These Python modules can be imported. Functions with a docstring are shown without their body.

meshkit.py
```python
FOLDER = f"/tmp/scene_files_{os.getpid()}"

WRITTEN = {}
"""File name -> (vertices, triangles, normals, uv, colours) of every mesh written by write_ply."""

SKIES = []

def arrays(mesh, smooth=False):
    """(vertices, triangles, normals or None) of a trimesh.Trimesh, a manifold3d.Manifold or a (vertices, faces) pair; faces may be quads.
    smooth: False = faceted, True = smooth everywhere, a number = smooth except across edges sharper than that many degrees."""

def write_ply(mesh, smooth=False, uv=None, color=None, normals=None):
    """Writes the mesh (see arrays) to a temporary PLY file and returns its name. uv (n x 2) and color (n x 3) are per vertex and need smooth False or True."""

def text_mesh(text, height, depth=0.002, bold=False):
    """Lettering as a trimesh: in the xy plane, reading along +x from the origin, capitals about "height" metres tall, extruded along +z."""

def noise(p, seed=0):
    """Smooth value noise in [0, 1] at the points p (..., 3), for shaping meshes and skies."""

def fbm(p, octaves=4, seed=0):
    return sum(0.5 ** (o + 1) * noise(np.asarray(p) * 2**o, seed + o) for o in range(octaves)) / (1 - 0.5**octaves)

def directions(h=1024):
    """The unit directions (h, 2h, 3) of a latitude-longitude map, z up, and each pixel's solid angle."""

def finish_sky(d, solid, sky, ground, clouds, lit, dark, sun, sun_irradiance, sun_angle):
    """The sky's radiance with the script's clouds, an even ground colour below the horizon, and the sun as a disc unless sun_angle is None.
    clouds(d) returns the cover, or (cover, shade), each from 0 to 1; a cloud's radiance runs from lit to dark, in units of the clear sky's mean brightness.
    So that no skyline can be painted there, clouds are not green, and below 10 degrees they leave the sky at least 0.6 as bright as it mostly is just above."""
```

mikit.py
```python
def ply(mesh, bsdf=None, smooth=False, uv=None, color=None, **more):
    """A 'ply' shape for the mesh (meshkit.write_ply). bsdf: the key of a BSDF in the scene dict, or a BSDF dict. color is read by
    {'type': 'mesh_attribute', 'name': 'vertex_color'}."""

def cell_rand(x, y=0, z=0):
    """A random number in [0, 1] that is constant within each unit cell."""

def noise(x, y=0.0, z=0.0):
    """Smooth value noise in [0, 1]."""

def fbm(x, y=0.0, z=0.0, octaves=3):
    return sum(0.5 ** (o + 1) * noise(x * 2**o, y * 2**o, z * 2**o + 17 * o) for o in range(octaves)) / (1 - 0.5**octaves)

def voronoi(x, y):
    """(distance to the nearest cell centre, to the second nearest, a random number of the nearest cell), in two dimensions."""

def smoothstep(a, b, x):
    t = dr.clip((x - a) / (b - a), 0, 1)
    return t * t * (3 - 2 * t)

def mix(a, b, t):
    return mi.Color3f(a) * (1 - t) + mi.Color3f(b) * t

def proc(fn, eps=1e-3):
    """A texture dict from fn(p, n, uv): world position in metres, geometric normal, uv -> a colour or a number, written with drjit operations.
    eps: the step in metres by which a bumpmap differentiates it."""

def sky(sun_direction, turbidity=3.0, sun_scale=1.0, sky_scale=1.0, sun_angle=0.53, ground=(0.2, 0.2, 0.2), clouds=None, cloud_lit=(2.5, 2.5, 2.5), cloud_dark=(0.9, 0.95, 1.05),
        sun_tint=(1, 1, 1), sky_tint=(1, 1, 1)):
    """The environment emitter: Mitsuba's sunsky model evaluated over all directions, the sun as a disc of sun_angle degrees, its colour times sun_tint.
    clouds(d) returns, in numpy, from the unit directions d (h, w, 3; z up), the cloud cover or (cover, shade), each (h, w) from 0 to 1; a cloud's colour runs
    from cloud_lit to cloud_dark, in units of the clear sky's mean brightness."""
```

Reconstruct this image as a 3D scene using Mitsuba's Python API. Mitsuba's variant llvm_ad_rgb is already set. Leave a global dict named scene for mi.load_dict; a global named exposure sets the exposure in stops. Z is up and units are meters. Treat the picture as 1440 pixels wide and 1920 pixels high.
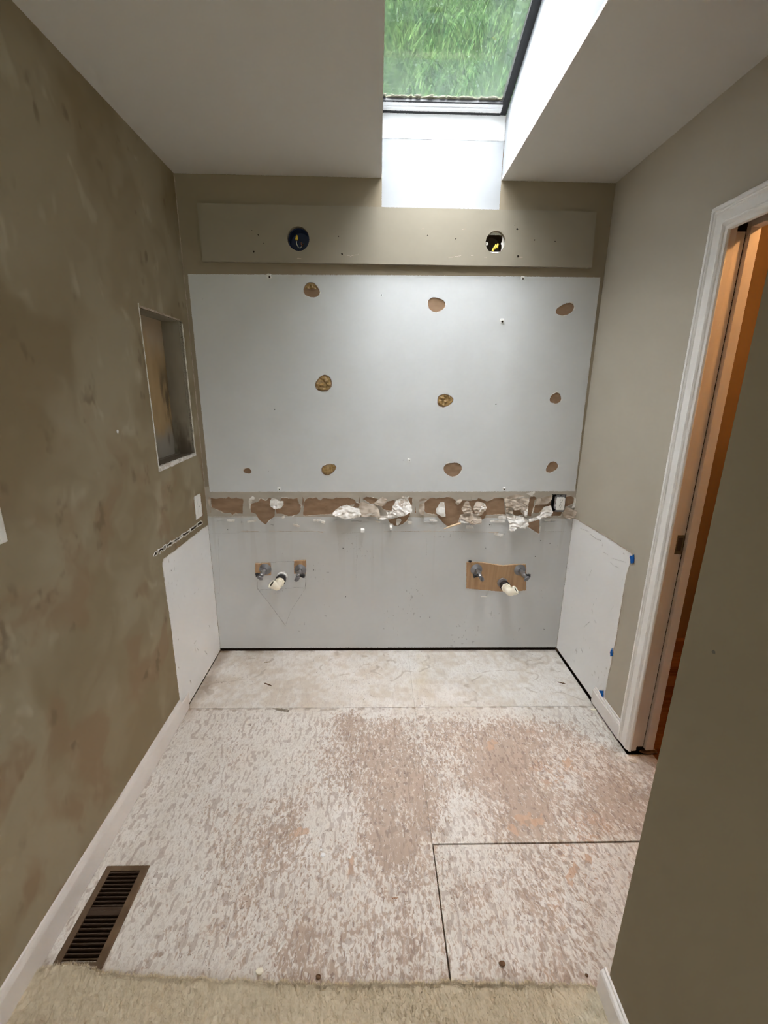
import math, random
import numpy as np, trimesh, drjit as dr, mitsuba as mi
import manifold3d as m3
from shapely.geometry import Polygon, box as sbox, Point, LineString
from shapely.ops import unary_union
from shapely import affinity
from scipy.spatial import Delaunay
import mikit, meshkit
from mikit import noise, fbm, smoothstep, mix, voronoi

rng = np.random.default_rng(7)
random.seed(7)
T = mi.ScalarTransform4f
scene, labels = {}, {}

# ------------------------------------------------------------------ camera
EYE = np.array([-0.103, -2.357, 1.510])
FWD = np.array([0.02408, 0.96312, -0.26797]); FWD /= np.linalg.norm(FWD)
YAW, PITCH, ROLL, FPX = 0.025, -0.271, 0.011, 842.22
def cam_axes():
    cy, sy = math.cos(YAW), math.sin(YAW)
    f = np.array([sy*math.cos(PITCH), cy*math.cos(PITCH), math.sin(PITCH)])
    r = np.array([cy, -sy, 0.0]); u = np.cross(r, f)
    return r*math.cos(ROLL)+u*math.sin(ROLL), -r*math.sin(ROLL)+u*math.cos(ROLL), f
CR, CU, CF = cam_axes()
scene['camera'] = {'type': 'perspective', 'fov': 2*math.degrees(math.atan(720/FPX)), 'fov_axis': 'x', 'near_clip': 0.02, 'far_clip': 200.0,
                   'to_world': T().look_at(origin=EYE.tolist(), target=(EYE+CF).tolist(), up=CU.tolist())}

# ------------------------------------------------------------------ sky (overcast) and exposure
def overcast(d):
    n = meshkit.fbm(d*2.5, 4, 3)
    return np.ones(d.shape[:2]), np.clip(1.0 - np.clip(d[..., 2], 0, 1)**3.5 + 0.12*(n-0.5), 0, 1)
scene['sky'] = mikit.sky((0.35, -0.15, 0.9), turbidity=4.0, sun_scale=0.0, sky_scale=1.0, clouds=overcast,
                         cloud_lit=(5.6, 5.77, 5.95), cloud_dark=(1.0, 1.03, 1.06), ground=(0.12, 0.13, 0.1))
exposure = 6.15
LAMP = (9.0, 4.5, 1.7)

# ------------------------------------------------------------------ helpers
def at(px, py, axis, value):
    """The point of the plane (axis = value) that the photograph shows at this pixel; used for points on the walls and the floor."""
    d = (px-720)/FPX*CR - (py-960)/FPX*CU + CF
    return EYE + d*((value-EYE[axis])/d[axis])
def num(key):
    if key not in scene and not any(k.startswith(key+'__') for k in scene): return key
    i = 1
    while f'{key}_{i:03d}' in scene or any(k.startswith(f'{key}_{i:03d}__') for k in scene): i += 1
    return f'{key}_{i:03d}'
def put(key, mesh, bsdf, smooth=False, **more):
    key = num(key)
    scene[key] = mikit.ply(mesh, bsdf, smooth, **more)
    return key
def tag(key, label=None, cat=None, group=None, kind=None):
    labels[key] = {k: v for k, v in dict(label=label, category=cat, group=group, kind=kind).items() if v}
class Frame:
    """A wall's own coordinates: u, v in its plane and d out of it into the room."""
    def __init__(s, o, U, V, N): s.o, s.U, s.V, s.N = (np.asarray(x, float) for x in (o, U, V, N))
    def __call__(s, p):
        p = np.asarray(p, float)
        return s.o + p[..., 0:1]*s.U + p[..., 1:2]*s.V + p[..., 2:3]*s.N
    def mesh(s, m):
        out = trimesh.Trimesh(s(m.vertices), m.faces, process=False)
        if np.linalg.det(np.array([s.U, s.V, s.N])) < 0: out.faces = out.faces[:, ::-1]
        return out
FB = Frame((0, 0, 0), (1, 0, 0), (0, 0, 1), (0, -1, 0))
FL = Frame((-1, 0, 0), (0, 1, 0), (0, 0, 1), (1, 0, 0))
FR = Frame((1, 0, 0), (0, 1, 0), (0, 0, 1), (-1, 0, 0))
FF = Frame((0, 0, 0), (1, 0, 0), (0, 1, 0), (0, 0, 1))
H = 2.42
FC = Frame((0, 0, H), (1, 0, 0), (0, 1, 0), (0, 0, -1))
AX = {'B': (FB, 1, 0, 0, 2), 'L': (FL, 0, -1, 1, 2), 'R': (FR, 0, 1, 1, 2), 'F': (FF, 2, 0, 0, 1)}
def uv(w, px, py, d=0.0):
    """Pixel -> the coordinates (u, v) on a wall, d metres in front of it."""
    f, axis, val, iu, iv = AX[w]
    sgn = f.N[axis]
    p = at(px, py, axis, val + sgn*d)
    return (p[iu], p[iv])
def poly(w, pts, o=(0, 0), k=1.0, d=0.0):
    g = Polygon([uv(w, o[0]+x/k, o[1]+y/k, d) for x, y in pts])
    return g if g.is_valid else g.buffer(0)
def polys(g): return [x for x in getattr(g, 'geoms', [g]) if isinstance(x, Polygon) and x.area > 1e-7]
def slab(F, g, d0, d1):
    ms = []
    for p in polys(g):
        m = trimesh.creation.extrude_polygon(p, d1-d0, engine='earcut')
        m.vertices[:, 2] += d0
        ms.append(F.mesh(m))
    return trimesh.util.concatenate(ms)
def rough(g, amp, step=0.006, seed=0, freq=70.0):
    """An outline made ragged by noise."""
    out = []
    for p in polys(g):
        def ring(r):
            r = LineString(r).segmentize(step)
            c = np.array(r.coords)[:-1]
            q = np.c_[c*freq, np.full(len(c), seed*3.1)]
            return c + amp*2*np.c_[meshkit.fbm(q, 3, seed)-0.5, meshkit.fbm(q, 3, seed+50)-0.5]
        x = Polygon(ring(p.exterior.coords), [ring(i.coords) for i in p.interiors]).buffer(0)
        out += polys(x)
    return unary_union(out)
def bx(lo, hi, ch=0.0):
    lo, hi = np.minimum(lo, hi), np.maximum(lo, hi)
    if not ch:
        return trimesh.creation.box(bounds=[lo, hi])
    pts = []
    for i in range(8):
        c = np.array([(lo, hi)[i >> k & 1][k] for k in range(3)])
        s = np.array([1 if i >> k & 1 else -1 for k in range(3)])
        for k in range(3):
            q = c - s*ch; q[k] = c[k]; pts.append(q)
    return trimesh.convex.convex_hull(np.array(pts))
def ends(prof):
    prof = np.asarray(prof, float)
    v, t = trimesh.creation.triangulate_polygon(Polygon(prof), engine='earcut')
    near = np.argmin(((np.asarray(v)[:, None, :2]-prof[None])**2).sum(-1), 1)
    t = near[np.asarray(t)]
    a, b, c = (prof[t[:, k]] for k in range(3))
    s = (b[:, 0]-a[:, 0])*(c[:, 1]-a[:, 1])-(b[:, 1]-a[:, 1])*(c[:, 0]-a[:, 0])
    return np.where((s < 0)[:, None], t[:, ::-1], t)
def prism(prof, p0, p1, a, b):
    """A profile (list of (x, y)) carried from p0 to p1; a and b are the directions of the profile's axes. Closed."""
    prof = np.asarray(prof, float); n = len(prof)
    p0, p1, a, b = (np.asarray(x, float) for x in (p0, p1, a, b))
    v = np.vstack([p + prof[:, :1]*a + prof[:, 1:]*b for p in (p0, p1)])
    f = [[i, (i+1) % n, n+(i+1) % n] for i in range(n)] + [[i, n+(i+1) % n, n+i] for i in range(n)]
    tr = ends(prof)
    m = trimesh.Trimesh(v, np.vstack([f, tr[:, ::-1], tr+n]), process=False)
    m.fix_normals()
    return m
def along(m, origin, z, spin=0.0):
    """A mesh made along +z, turned so that its z axis points along z and moved to origin."""
    M = trimesh.geometry.align_vectors([0, 0, 1], z)
    R = trimesh.transformations.rotation_matrix(spin, [0, 0, 1])
    m = m.copy(); m.apply_transform(M @ R); m.apply_translation(origin)
    return m
def lathe(prof, n=28):
    return trimesh.creation.revolve(np.asarray(prof, float), sections=n)
def tube(pts, r, n=10):
    """A closed round tube through pts; r one radius or one per point."""
    p = np.asarray(pts, float); r = np.broadcast_to(r, (len(p),))
    t = np.gradient(p, axis=0); t /= np.linalg.norm(t, axis=1, keepdims=True)
    a = np.cross(t[0], [0, 0, 1.0] if abs(t[0][2]) < 0.9 else [1.0, 0, 0]); A = []
    for k in range(len(p)):
        a = a - t[k]*(a @ t[k]); a /= np.linalg.norm(a); A.append(a)
    A = np.array(A); B = np.cross(t, A); g = np.arange(n)*2*np.pi/n
    v = (p[:, None] + r[:, None, None]*(np.cos(g)[None, :, None]*A[:, None] + np.sin(g)[None, :, None]*B[:, None])).reshape(-1, 3)
    f = []
    for i in range(len(p)-1):
        for j in range(n):
            a0, a1, b0, b1 = i*n+j, i*n+(j+1) % n, (i+1)*n+j, (i+1)*n+(j+1) % n
            f += [[a0, a1, b1], [a0, b1, b0]]
    v = np.vstack([v, p[0], p[-1]]); c0, c1 = len(v)-2, len(v)-1; e = (len(p)-1)*n
    f += [[c0, (j+1) % n, j] for j in range(n)] + [[c1, e+j, e+(j+1) % n] for j in range(n)]
    return trimesh.Trimesh(v, f, process=False)
def sheet(F, g, depth, step=0.004, thick=0.0008):
    """A thin bent sheet over the outline g: depth(u, v) -> distance out of the wall. Closed, with a real thickness."""
    ms = []
    for p in polys(g):
        edge = np.array(LineString(p.exterior.coords).segmentize(step).coords)[:-1]
        x0, y0, x1, y1 = p.bounds
        gx, gy = np.meshgrid(np.arange(x0, x1, step), np.arange(y0, y1, step))
        q = np.c_[gx.ravel(), gy.ravel()] + rng.uniform(-step*.25, step*.25, (gx.size, 2))
        inner = p.buffer(-step*0.45)
        from shapely import contains_xy
        q = q[contains_xy(inner, q[:, 0], q[:, 1])] if not inner.is_empty else q[:0]
        pts = np.vstack([edge, q])
        tri = Delaunay(pts).simplices
        c = pts[tri].mean(1)
        tri = tri[contains_xy(p, c[:, 0], c[:, 1])]
        a, b, cc = (pts[tri[:, k]] for k in range(3))
        ar = (b[:, 0]-a[:, 0])*(cc[:, 1]-a[:, 1])-(b[:, 1]-a[:, 1])*(cc[:, 0]-a[:, 0])
        tri = np.where((ar < 0)[:, None], tri[:, ::-1], tri)[np.abs(ar) > 1e-10]
        d = depth(pts[:, 0], pts[:, 1])
        n = len(pts)
        v = np.vstack([np.c_[pts, d+thick], np.c_[pts, d]])
        f = [tri, tri[:, ::-1]+n]
        k = np.arange(len(edge)); kn = (k+1) % len(edge)
        if Polygon(edge).exterior.is_ccw: f += [np.c_[k, k+n, kn+n], np.c_[k, kn+n, kn]]
        else: f += [np.c_[k, kn+n, k+n], np.c_[k, kn, kn+n]]
        ms.append(F.mesh(trimesh.Trimesh(v, np.vstack(f), process=False)))
    return trimesh.util.concatenate(ms)
def lump(center, size, seed, sub=2, amp=0.25, freq=1.6):
    m = trimesh.creation.icosphere(subdivisions=sub)
    k = 1 + amp*2*(meshkit.fbm(m.vertices*freq+seed*7.3, 3, seed)-0.5)
    m.vertices = m.vertices*k[:, None]*np.asarray(size) + np.asarray(center)
    return m

# ------------------------------------------------------------------ materials
def two(b): return {'type': 'twosided', 'bsdf': b}
def rgb(*c): return {'type': 'rgb', 'value': list(c)}
def diffuse(key, c): scene[key] = two({'type': 'diffuse', 'reflectance': mikit.proc(c) if callable(c) else rgb(*c)})
def gloss(key, c, rough_=0.4, metallic=0.0, spec=0.5):
    scene[key] = two({'type': 'principled', 'base_color': mikit.proc(c) if callable(c) else rgb(*c), 'roughness': rough_, 'metallic': metallic, 'specular': spec})
def bumped(key, c, bump, scale, eps=0.001, rough_=None):
    inner = {'type': 'diffuse', 'reflectance': mikit.proc(c) if callable(c) else rgb(*c)}
    if rough_: inner = {'type': 'principled', 'base_color': mikit.proc(c) if callable(c) else rgb(*c), 'roughness': rough_, 'specular': 0.4}
    scene[key] = two({'type': 'bumpmap', 'arbitrary': mikit.proc(bump, eps), 'scale': scale, 'bsdf': inner})

def orange_peel(p, n, uv):
    a = noise(p.x*230, p.y*230, p.z*230); b = noise(p.x*115+9, p.y*115, p.z*115)
    return smoothstep(0.35, 0.75, 0.55*a+0.45*b)
def tan_fn(p, n, uv):
    m = fbm(p.x*3+5, p.y*3, p.z*3, 3)
    return mix((0.46, 0.42, 0.345), (0.50, 0.46, 0.38), m)
def taupe_fn(p, n, uv):
    return mix((0.27, 0.228, 0.165), (0.32, 0.272, 0.20), fbm(p.x*3+5, p.y*3, p.z*3, 3))
def tan_old(p, n, uv):
    # rag-rolled paint: brown and grey-green clouds, rubbed pale patches, dark smudges
    w = fbm(p.y*5, p.z*5, 1.3, 3)
    a = fbm(p.y*2.6+w*1.5, p.z*2.2+w, 4.0, 4)
    b = fbm(p.y*8+w*2, p.z*6-w, 7.0, 4)
    c = fbm(p.y*14, p.z*9+w*3, 11.0, 3)
    col = mix((0.265, 0.215, 0.135), (0.345, 0.302, 0.212), smoothstep(0.3, 0.68, a))
    col = mix(col, (0.27, 0.19, 0.118), 0.7*smoothstep(0.52, 0.75, b)*smoothstep(1.7, 0.9, p.z))
    col = mix(col, (0.47, 0.435, 0.335), 0.6*smoothstep(0.6, 0.8, c)*smoothstep(0.42, 0.62, a))
    return mix(col, (0.17, 0.13, 0.08), 0.6*smoothstep(0.66, 0.84, fbm(p.y*22+3, p.z*15, 2.0, 3))*smoothstep(0.45, 0.7, b))
def white_fn(p, n, uv):
    m = fbm(p.x*6, p.y*6+3, p.z*6, 3)
    return mix((0.59, 0.605, 0.61), (0.64, 0.655, 0.66), m)
def dimmed_shaft_fn(p, n, uv):  # white drywall greyed to hold back the strong skylight
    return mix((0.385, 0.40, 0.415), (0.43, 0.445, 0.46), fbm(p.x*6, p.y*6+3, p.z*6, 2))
def scuff_shaded(p, n, uv): return scuff_white(p, n, uv)*mi.Color3f(0.63, 0.63, 0.62)  # shaded copy of the same white, for the less lit back wall
def scuff_white(p, n, uv):
    # the wall behind the old vanity: faint drips, pencil grey scuffs, fine nicks
    drip = smoothstep(0.70, 0.86, noise(p.x*38, p.z*2.2, 5.0))*smoothstep(0.25, 0.8, p.z)
    nick = smoothstep(0.86, 0.93, noise(p.x*110+p.y*110, p.z*70, 8.0))*smoothstep(0.72, 0.85, noise(p.x*8+p.y*9, p.z*8, 2.0))
    col = mix((0.79, 0.79, 0.78), (0.85, 0.85, 0.845), fbm(p.x*4, p.y*4, p.z*5, 3))
    col = mix(col, (0.45, 0.38, 0.28), 0.12*drip)
    return mix(col, (0.36, 0.34, 0.31), 0.45*nick)
def kraft_fn(p, n, uv):
    m = fbm(p.x*25, p.z*60, 3.0, 4)
    s = noise(p.x*9, p.z*9, 1.0)
    return mix(mix((0.20, 0.125, 0.072), (0.34, 0.235, 0.16), m), (0.29, 0.185, 0.115), 0.4*s)
BARE = [(0.452, -1.092, 0.034, 0.026, 0.0), (0.50, -1.10, 0.03, 0.014, 0.4), (0.405, -1.135, 0.02, 0.014, -0.9), (0.72, -0.835, 0.024, 0.016, 0.6), (0.42, -0.74, 0.022, 0.03, -0.4), (0.55, -1.28, 0.034, 0.012, 0.8), (0.62, -1.24, 0.014, 0.02, -0.4), (-0.35, -1.13, 0.03, 0.016, 0.3), (-0.17, -1.24, 0.008, 0.03, 0.05)]
def floor_fn(p, n, uv):
    x, y = p.x, p.y
    w = fbm(x*9, y*9, 2.0, 2)
    wob = 0.010*(noise(x*40, y*30, 5.0)-0.5)
    # smears run with the trowel: along the room, aslant on the front right sheet
    vx, vy = x + 0.006*noise(x*110, y*90, 31.0), y + 0.010*noise(x*100+7, y*70, 32.0)
    sa = 0.22*noise(vx*85, vy*44, 1.0) + 0.43*noise(vx*190, vy*105, 2.0) + 0.35*noise(vx*400, vy*240, 3.0)
    q, r = 0.88*vx+0.47*vy, -0.47*vx+0.88*vy
    sb = 0.22*noise(q*85, r*40, 4.0) + 0.43*noise(q*190, r*90, 5.0) + 0.35*noise(q*400, r*220, 6.0)
    slant = smoothstep(0.25, 0.45, x + 0.3*(w-0.5))*smoothstep(-0.7, -0.95, y)
    st = sa*(1-slant) + sb*slant
    fine = noise(x*520, y*300, 9.0)
    band = dr.exp(-dr.square((x-0.0-0.1*(y+1.0))/0.17))*smoothstep(-0.62, -0.85, y)
    east = smoothstep(0.15, 0.5, x)*smoothstep(-0.55, -0.75, y)*smoothstep(-1.32, -1.1, y)
    back = smoothstep(-0.62, -0.44, y + 0.08*(w-0.5))
    west = smoothstep(-0.2, -0.7, x)
    frontr = smoothstep(0.1, 0.13, x)*smoothstep(-1.17, -1.2, y)
    big = 0.6*noise(x*4.3+3, y*3.6, 9.0) + 0.4*noise(x*10, y*7.5, 14.0)
    cover = 0.54 + 0.42*back + 0.27*west - 0.11*band - 0.11*east + 0.10*frontr + 0.62*(big-0.5)
    m = smoothstep(-0.13, 0.13, st - (1.0-cover))
    woodm = 0.5*fbm(x*70, y*12, 6.0, 2) + 0.5*fbm(x*11, y*9, 16.0, 2)
    wood = mix((0.38, 0.285, 0.225), (0.53, 0.425, 0.35), woodm)
    warm = smoothstep(0.60, 0.74, 0.6*noise(x*6.5+8, y*8, 4.0)+0.4*noise(x*22, y*30, 5.0))*smoothstep(0.15, 0.5, x)*smoothstep(-0.5, -0.75, y)
    wood = mix(wood, (0.49, 0.33, 0.235), 0.7*warm)
    wood = mix(wood, (0.20, 0.135, 0.115), 0.55*smoothstep(0.72, 0.84, noise(x*170, y*60, 12.0)))
    mort = mix((0.68, 0.645, 0.59), (0.82, 0.80, 0.765), fbm(x*14, y*14, 8.0, 3))
    mort = mix(mort, (0.54, 0.465, 0.37), 0.6*back*smoothstep(0.40, 0.72, 0.55*fbm(x*6+0.5*w, y*10, 13.0, 3)+0.45*fbm(x*38, y*30, 14.0, 2)))
    mort = mix(mort, (0.54, 0.495, 0.445), 0.6*smoothstep(0.40, 0.75, 0.6*noise(vx*230+5, vy*120, 22.0)+0.4*fine)*(1-0.5*back))
    stain = dr.exp(-dr.square((x-0.15)/0.05)-dr.square((y+0.2)/0.18))*smoothstep(0.3, 0.6, w)
    mort = mix(mort, (0.60, 0.52, 0.36), 0.6*stain)
    col = mix(wood, mort, 0.06+0.78*m)
    for cx, cy, rx, ry, rot in BARE:
        ux, uy = (x-cx)*math.cos(rot)+(y-cy)*math.sin(rot), (y-cy)*math.cos(rot)-(x-cx)*math.sin(rot)
        e = dr.maximum(dr.abs(ux)/rx, dr.abs(uy)/ry) + 0.9*(noise(x*90, y*70, 40.0)-0.5)
        col = mix(col, mix((0.50, 0.335, 0.235), (0.57, 0.42, 0.315), noise(x*200, y*40, 41.0)), 0.85*smoothstep(1.05, 0.85, e))
    kx, ky = (x+0.545)/0.048, (y+0.508+0.25*(x+0.545))/0.010
    knot = smoothstep(1.15, 0.75, dr.sqrt(kx*kx+ky*ky)+0.8*(noise(x*120, y*160, 43.0)-0.5))
    col = mix(col, (0.13, 0.095, 0.055), 0.85*knot)
    grime = smoothstep(0.82, 0.99, x)*smoothstep(-0.62, -0.8, y)*smoothstep(0.35, 0.65, fbm(x*14, y*22, 44.0, 3))
    col = mix(col, (0.25, 0.20, 0.155), 0.5*grime)
    scrape = smoothstep(0.66, 0.76, noise((x+wob)*120+40, y*48, 18.0))*(1-0.75*back)
    col = mix(col, (0.34, 0.26, 0.215), 0.5*scrape)
    # fine dark specks and the trowelled ridge where the second sheet begins
    col = mix(col, (0.12, 0.085, 0.06), 0.6*smoothstep(0.89, 0.95, noise(x*210, y*160, 20.0))*smoothstep(0.55, 0.75, noise(x*7, y*7, 21.0)))
    crackl = smoothstep(0.022, 0.006, dr.abs(fbm(x*3.5+2, y*6, 50.0, 3)-0.5))*back*smoothstep(0.4, 0.6, noise(x*30, y*30, 51.0))
    col = mix(col, (0.34, 0.27, 0.20), 0.45*crackl)
    ridge = smoothstep(0.014, 0.003, dr.abs(y+0.505+0.016*(noise(x*14, 3.0)-0.5)))*smoothstep(0.5, 0.7, noise(x*60, y*40, 7.0))
    col = mix(col, (0.24, 0.16, 0.10), 0.5*ridge)
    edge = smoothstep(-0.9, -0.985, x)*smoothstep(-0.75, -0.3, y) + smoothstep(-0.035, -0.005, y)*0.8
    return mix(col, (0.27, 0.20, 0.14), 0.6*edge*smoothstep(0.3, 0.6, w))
def floor_bump(p, n, uv):
    return 0.6*fbm(p.x*95, p.y*45, 1.0, 3) + 0.4*noise(p.x*260, p.y*150, 3.0)
def wood_scrap(p, n, uv):
    g = noise(p.x*150+14*noise(p.x*6, p.z*3, 2.0), p.z*6, 0.0)
    return mix((0.40, 0.25, 0.13), (0.29, 0.165, 0.08), 0.75*g + 0.25*noise(p.x*420, p.z*14))
def subwood(p, n, uv): return mix((0.10, 0.055, 0.03), (0.2, 0.12, 0.07), noise(p.x*90, p.y*20, p.z*20))
def niche_fn(p, n, uv):
    a = fbm(p.y*11, p.z*5+2, 3.0, 4); b = fbm(p.y*20+p.x*30, p.z*8, 9.0, 3)
    col = mix((0.33, 0.215, 0.095), (0.50, 0.375, 0.22), a)
    col = mix(col, (0.46, 0.37, 0.26), smoothstep(1.62, 1.74, p.z + 0.1*(b-0.5)))
    col = mix(col, (0.33, 0.30, 0.25), smoothstep(1.33, 1.24, p.z + 0.12*(b-0.5)))
    y_ = p.y + 0.06*(b-0.5)
    mold = smoothstep(-0.17, -0.12, y_)*smoothstep(1.66, 1.5, p.z)
    return mix(col, (0.10, 0.085, 0.065), 0.8*mold*smoothstep(0.35, 0.6, b))
def niche_side(p, n, uv):
    b = fbm(p.x*40, p.z*9, 5.0, 3)
    col = mix((0.25, 0.225, 0.175), (0.30, 0.275, 0.22), b)
    m = smoothstep(1.36, 1.2, p.z + 0.16*(b-0.5))*smoothstep(0.35, 0.6, fbm(p.x*25, p.z*14, 2.0, 3))
    return mix(col, (0.09, 0.065, 0.045), 0.75*m)
def carpet_fn(p, n, uv):
    a = fbm(p.x*130, p.y*130, p.z*60, 2); b = fbm(p.x*5, p.y*5, 2.0, 3)
    return mix((0.40, 0.335, 0.235), (0.66, 0.585, 0.45), 0.55*a+0.45*b)
def paper_fn(p, n, uv):
    m = fbm(p.x*45, p.y*45, p.z*45, 3)
    return mix((0.60, 0.565, 0.51), (0.80, 0.78, 0.74), smoothstep(0.35, 0.6, m))
def tornpaper_fn(p, n, uv):
    m = fbm(p.x*28, p.y*40, p.z*28, 3)
    return mix((0.36, 0.29, 0.225), (0.54, 0.47, 0.395), smoothstep(0.3, 0.65, m))
def glue_fn(p, n, uv):
    m = fbm(p.x*120, p.y*120, p.z*120, 3)
    return mix((0.16, 0.095, 0.03), (0.42, 0.27, 0.10), m)
def grass_fn(p, n, uv):
    m = noise(p.x*3, p.y*3, p.z*3); k = noise(p.x*40, p.y*40, p.z*8)
    return mix((0.018, 0.055, 0.02), (0.10, 0.17, 0.055), smoothstep(0.25, 0.8, 0.45*m+0.55*k))
def soil_fn(p, n, uv):
    return mix((0.008, 0.02, 0.006), (0.02, 0.04, 0.012), fbm(p.x*6, p.y*6, p.z*6, 3))
def plank_fn(p, n, uv):
    g = noise(p.x*4+mikit.cell_rand(dr.floor(p.y/0.085))*9, p.y*120)
    return mix((0.12, 0.035, 0.012), (0.30, 0.13, 0.045), 0.6*mikit.cell_rand(dr.floor(p.y/0.085), dr.floor(p.x/0.6))+0.4*g)
def dusty_metal(p, n, uv):
    return mix((0.09, 0.055, 0.03), (0.14, 0.09, 0.05), fbm(p.x*40, p.y*40, 1.0, 3))

bumped('tan_paint', tan_fn, orange_peel, 0.0005)
bumped('taupe_paint', taupe_fn, orange_peel, 0.0006)
diffuse('strip_paint', lambda p, n, uv: mix((0.37, 0.33, 0.275), (0.45, 0.41, 0.35), fbm(p.x*14, 0.0, p.z*30, 3)))
diffuse('board_paint', (0.30, 0.27, 0.213))
bumped('near_wall_paint', lambda p, n, uv: mix((0.225, 0.192, 0.132), (0.26, 0.224, 0.156), fbm(p.x*3+5, p.y*3, p.z*3, 2)), orange_peel, 0.0005)  # darker, browner tan than the right wall
bumped('old_paint', tan_old, orange_peel, 0.0004)
bumped('white_paint', white_fn, orange_peel, 0.0006)
bumped('dimmed_shaft_paint', dimmed_shaft_fn, orange_peel, 0.0004)
bumped('bare_white_shaded', scuff_shaded, orange_peel, 0.0004)
bumped('bare_white_lit', scuff_white, orange_peel, 0.0003)  # lit copy of the white, for the brighter side patches
diffuse('ceiling_paint', (0.60, 0.585, 0.55))
diffuse('smooth_white', (0.80, 0.80, 0.79))
bumped('subfloor', floor_fn, floor_bump, 0.0016, 0.0008)
diffuse('kraft', kraft_fn); diffuse('paper', paper_fn); diffuse('torn_paper', tornpaper_fn)
diffuse('dark_wood', subwood); diffuse('dark_void', (0.02, 0.014, 0.01))
gloss('scrap_wood', wood_scrap, 0.55)
gloss('trim_paint', (0.80, 0.785, 0.755), 0.42)
gloss('jamb_paint', (0.66, 0.59, 0.54), 0.45)
gloss('base_paint', (0.70, 0.665, 0.635), 0.42)
diffuse('niche_board', niche_fn); diffuse('niche_cheek', niche_side)
diffuse('carpet_yarn', carpet_fn)
gloss('glue', glue_fn, 0.35)
diffuse('blade', grass_fn); diffuse('soil', soil_fn)
gloss('planks', plank_fn, 0.3)
gloss('register', dusty_metal, 0.45)
gloss('register_dark', (0.045, 0.026, 0.015), 0.5)
gloss('chrome', (0.36, 0.36, 0.37), 0.3, 0.85)
gloss('dull_chrome', (0.2, 0.2, 0.21), 0.42, 0.6)
gloss('white_plastic', (0.80, 0.80, 0.77), 0.35)
gloss('cream_plastic', (0.80, 0.75, 0.62), 0.38)
gloss('black_plastic', (0.012, 0.012, 0.013), 0.4)
gloss('blue_plastic', (0.008, 0.02, 0.075), 0.4)
gloss('yellow_plastic', (0.72, 0.55, 0.06), 0.4)
gloss('wire_white', (0.7, 0.68, 0.62), 0.45)
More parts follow.
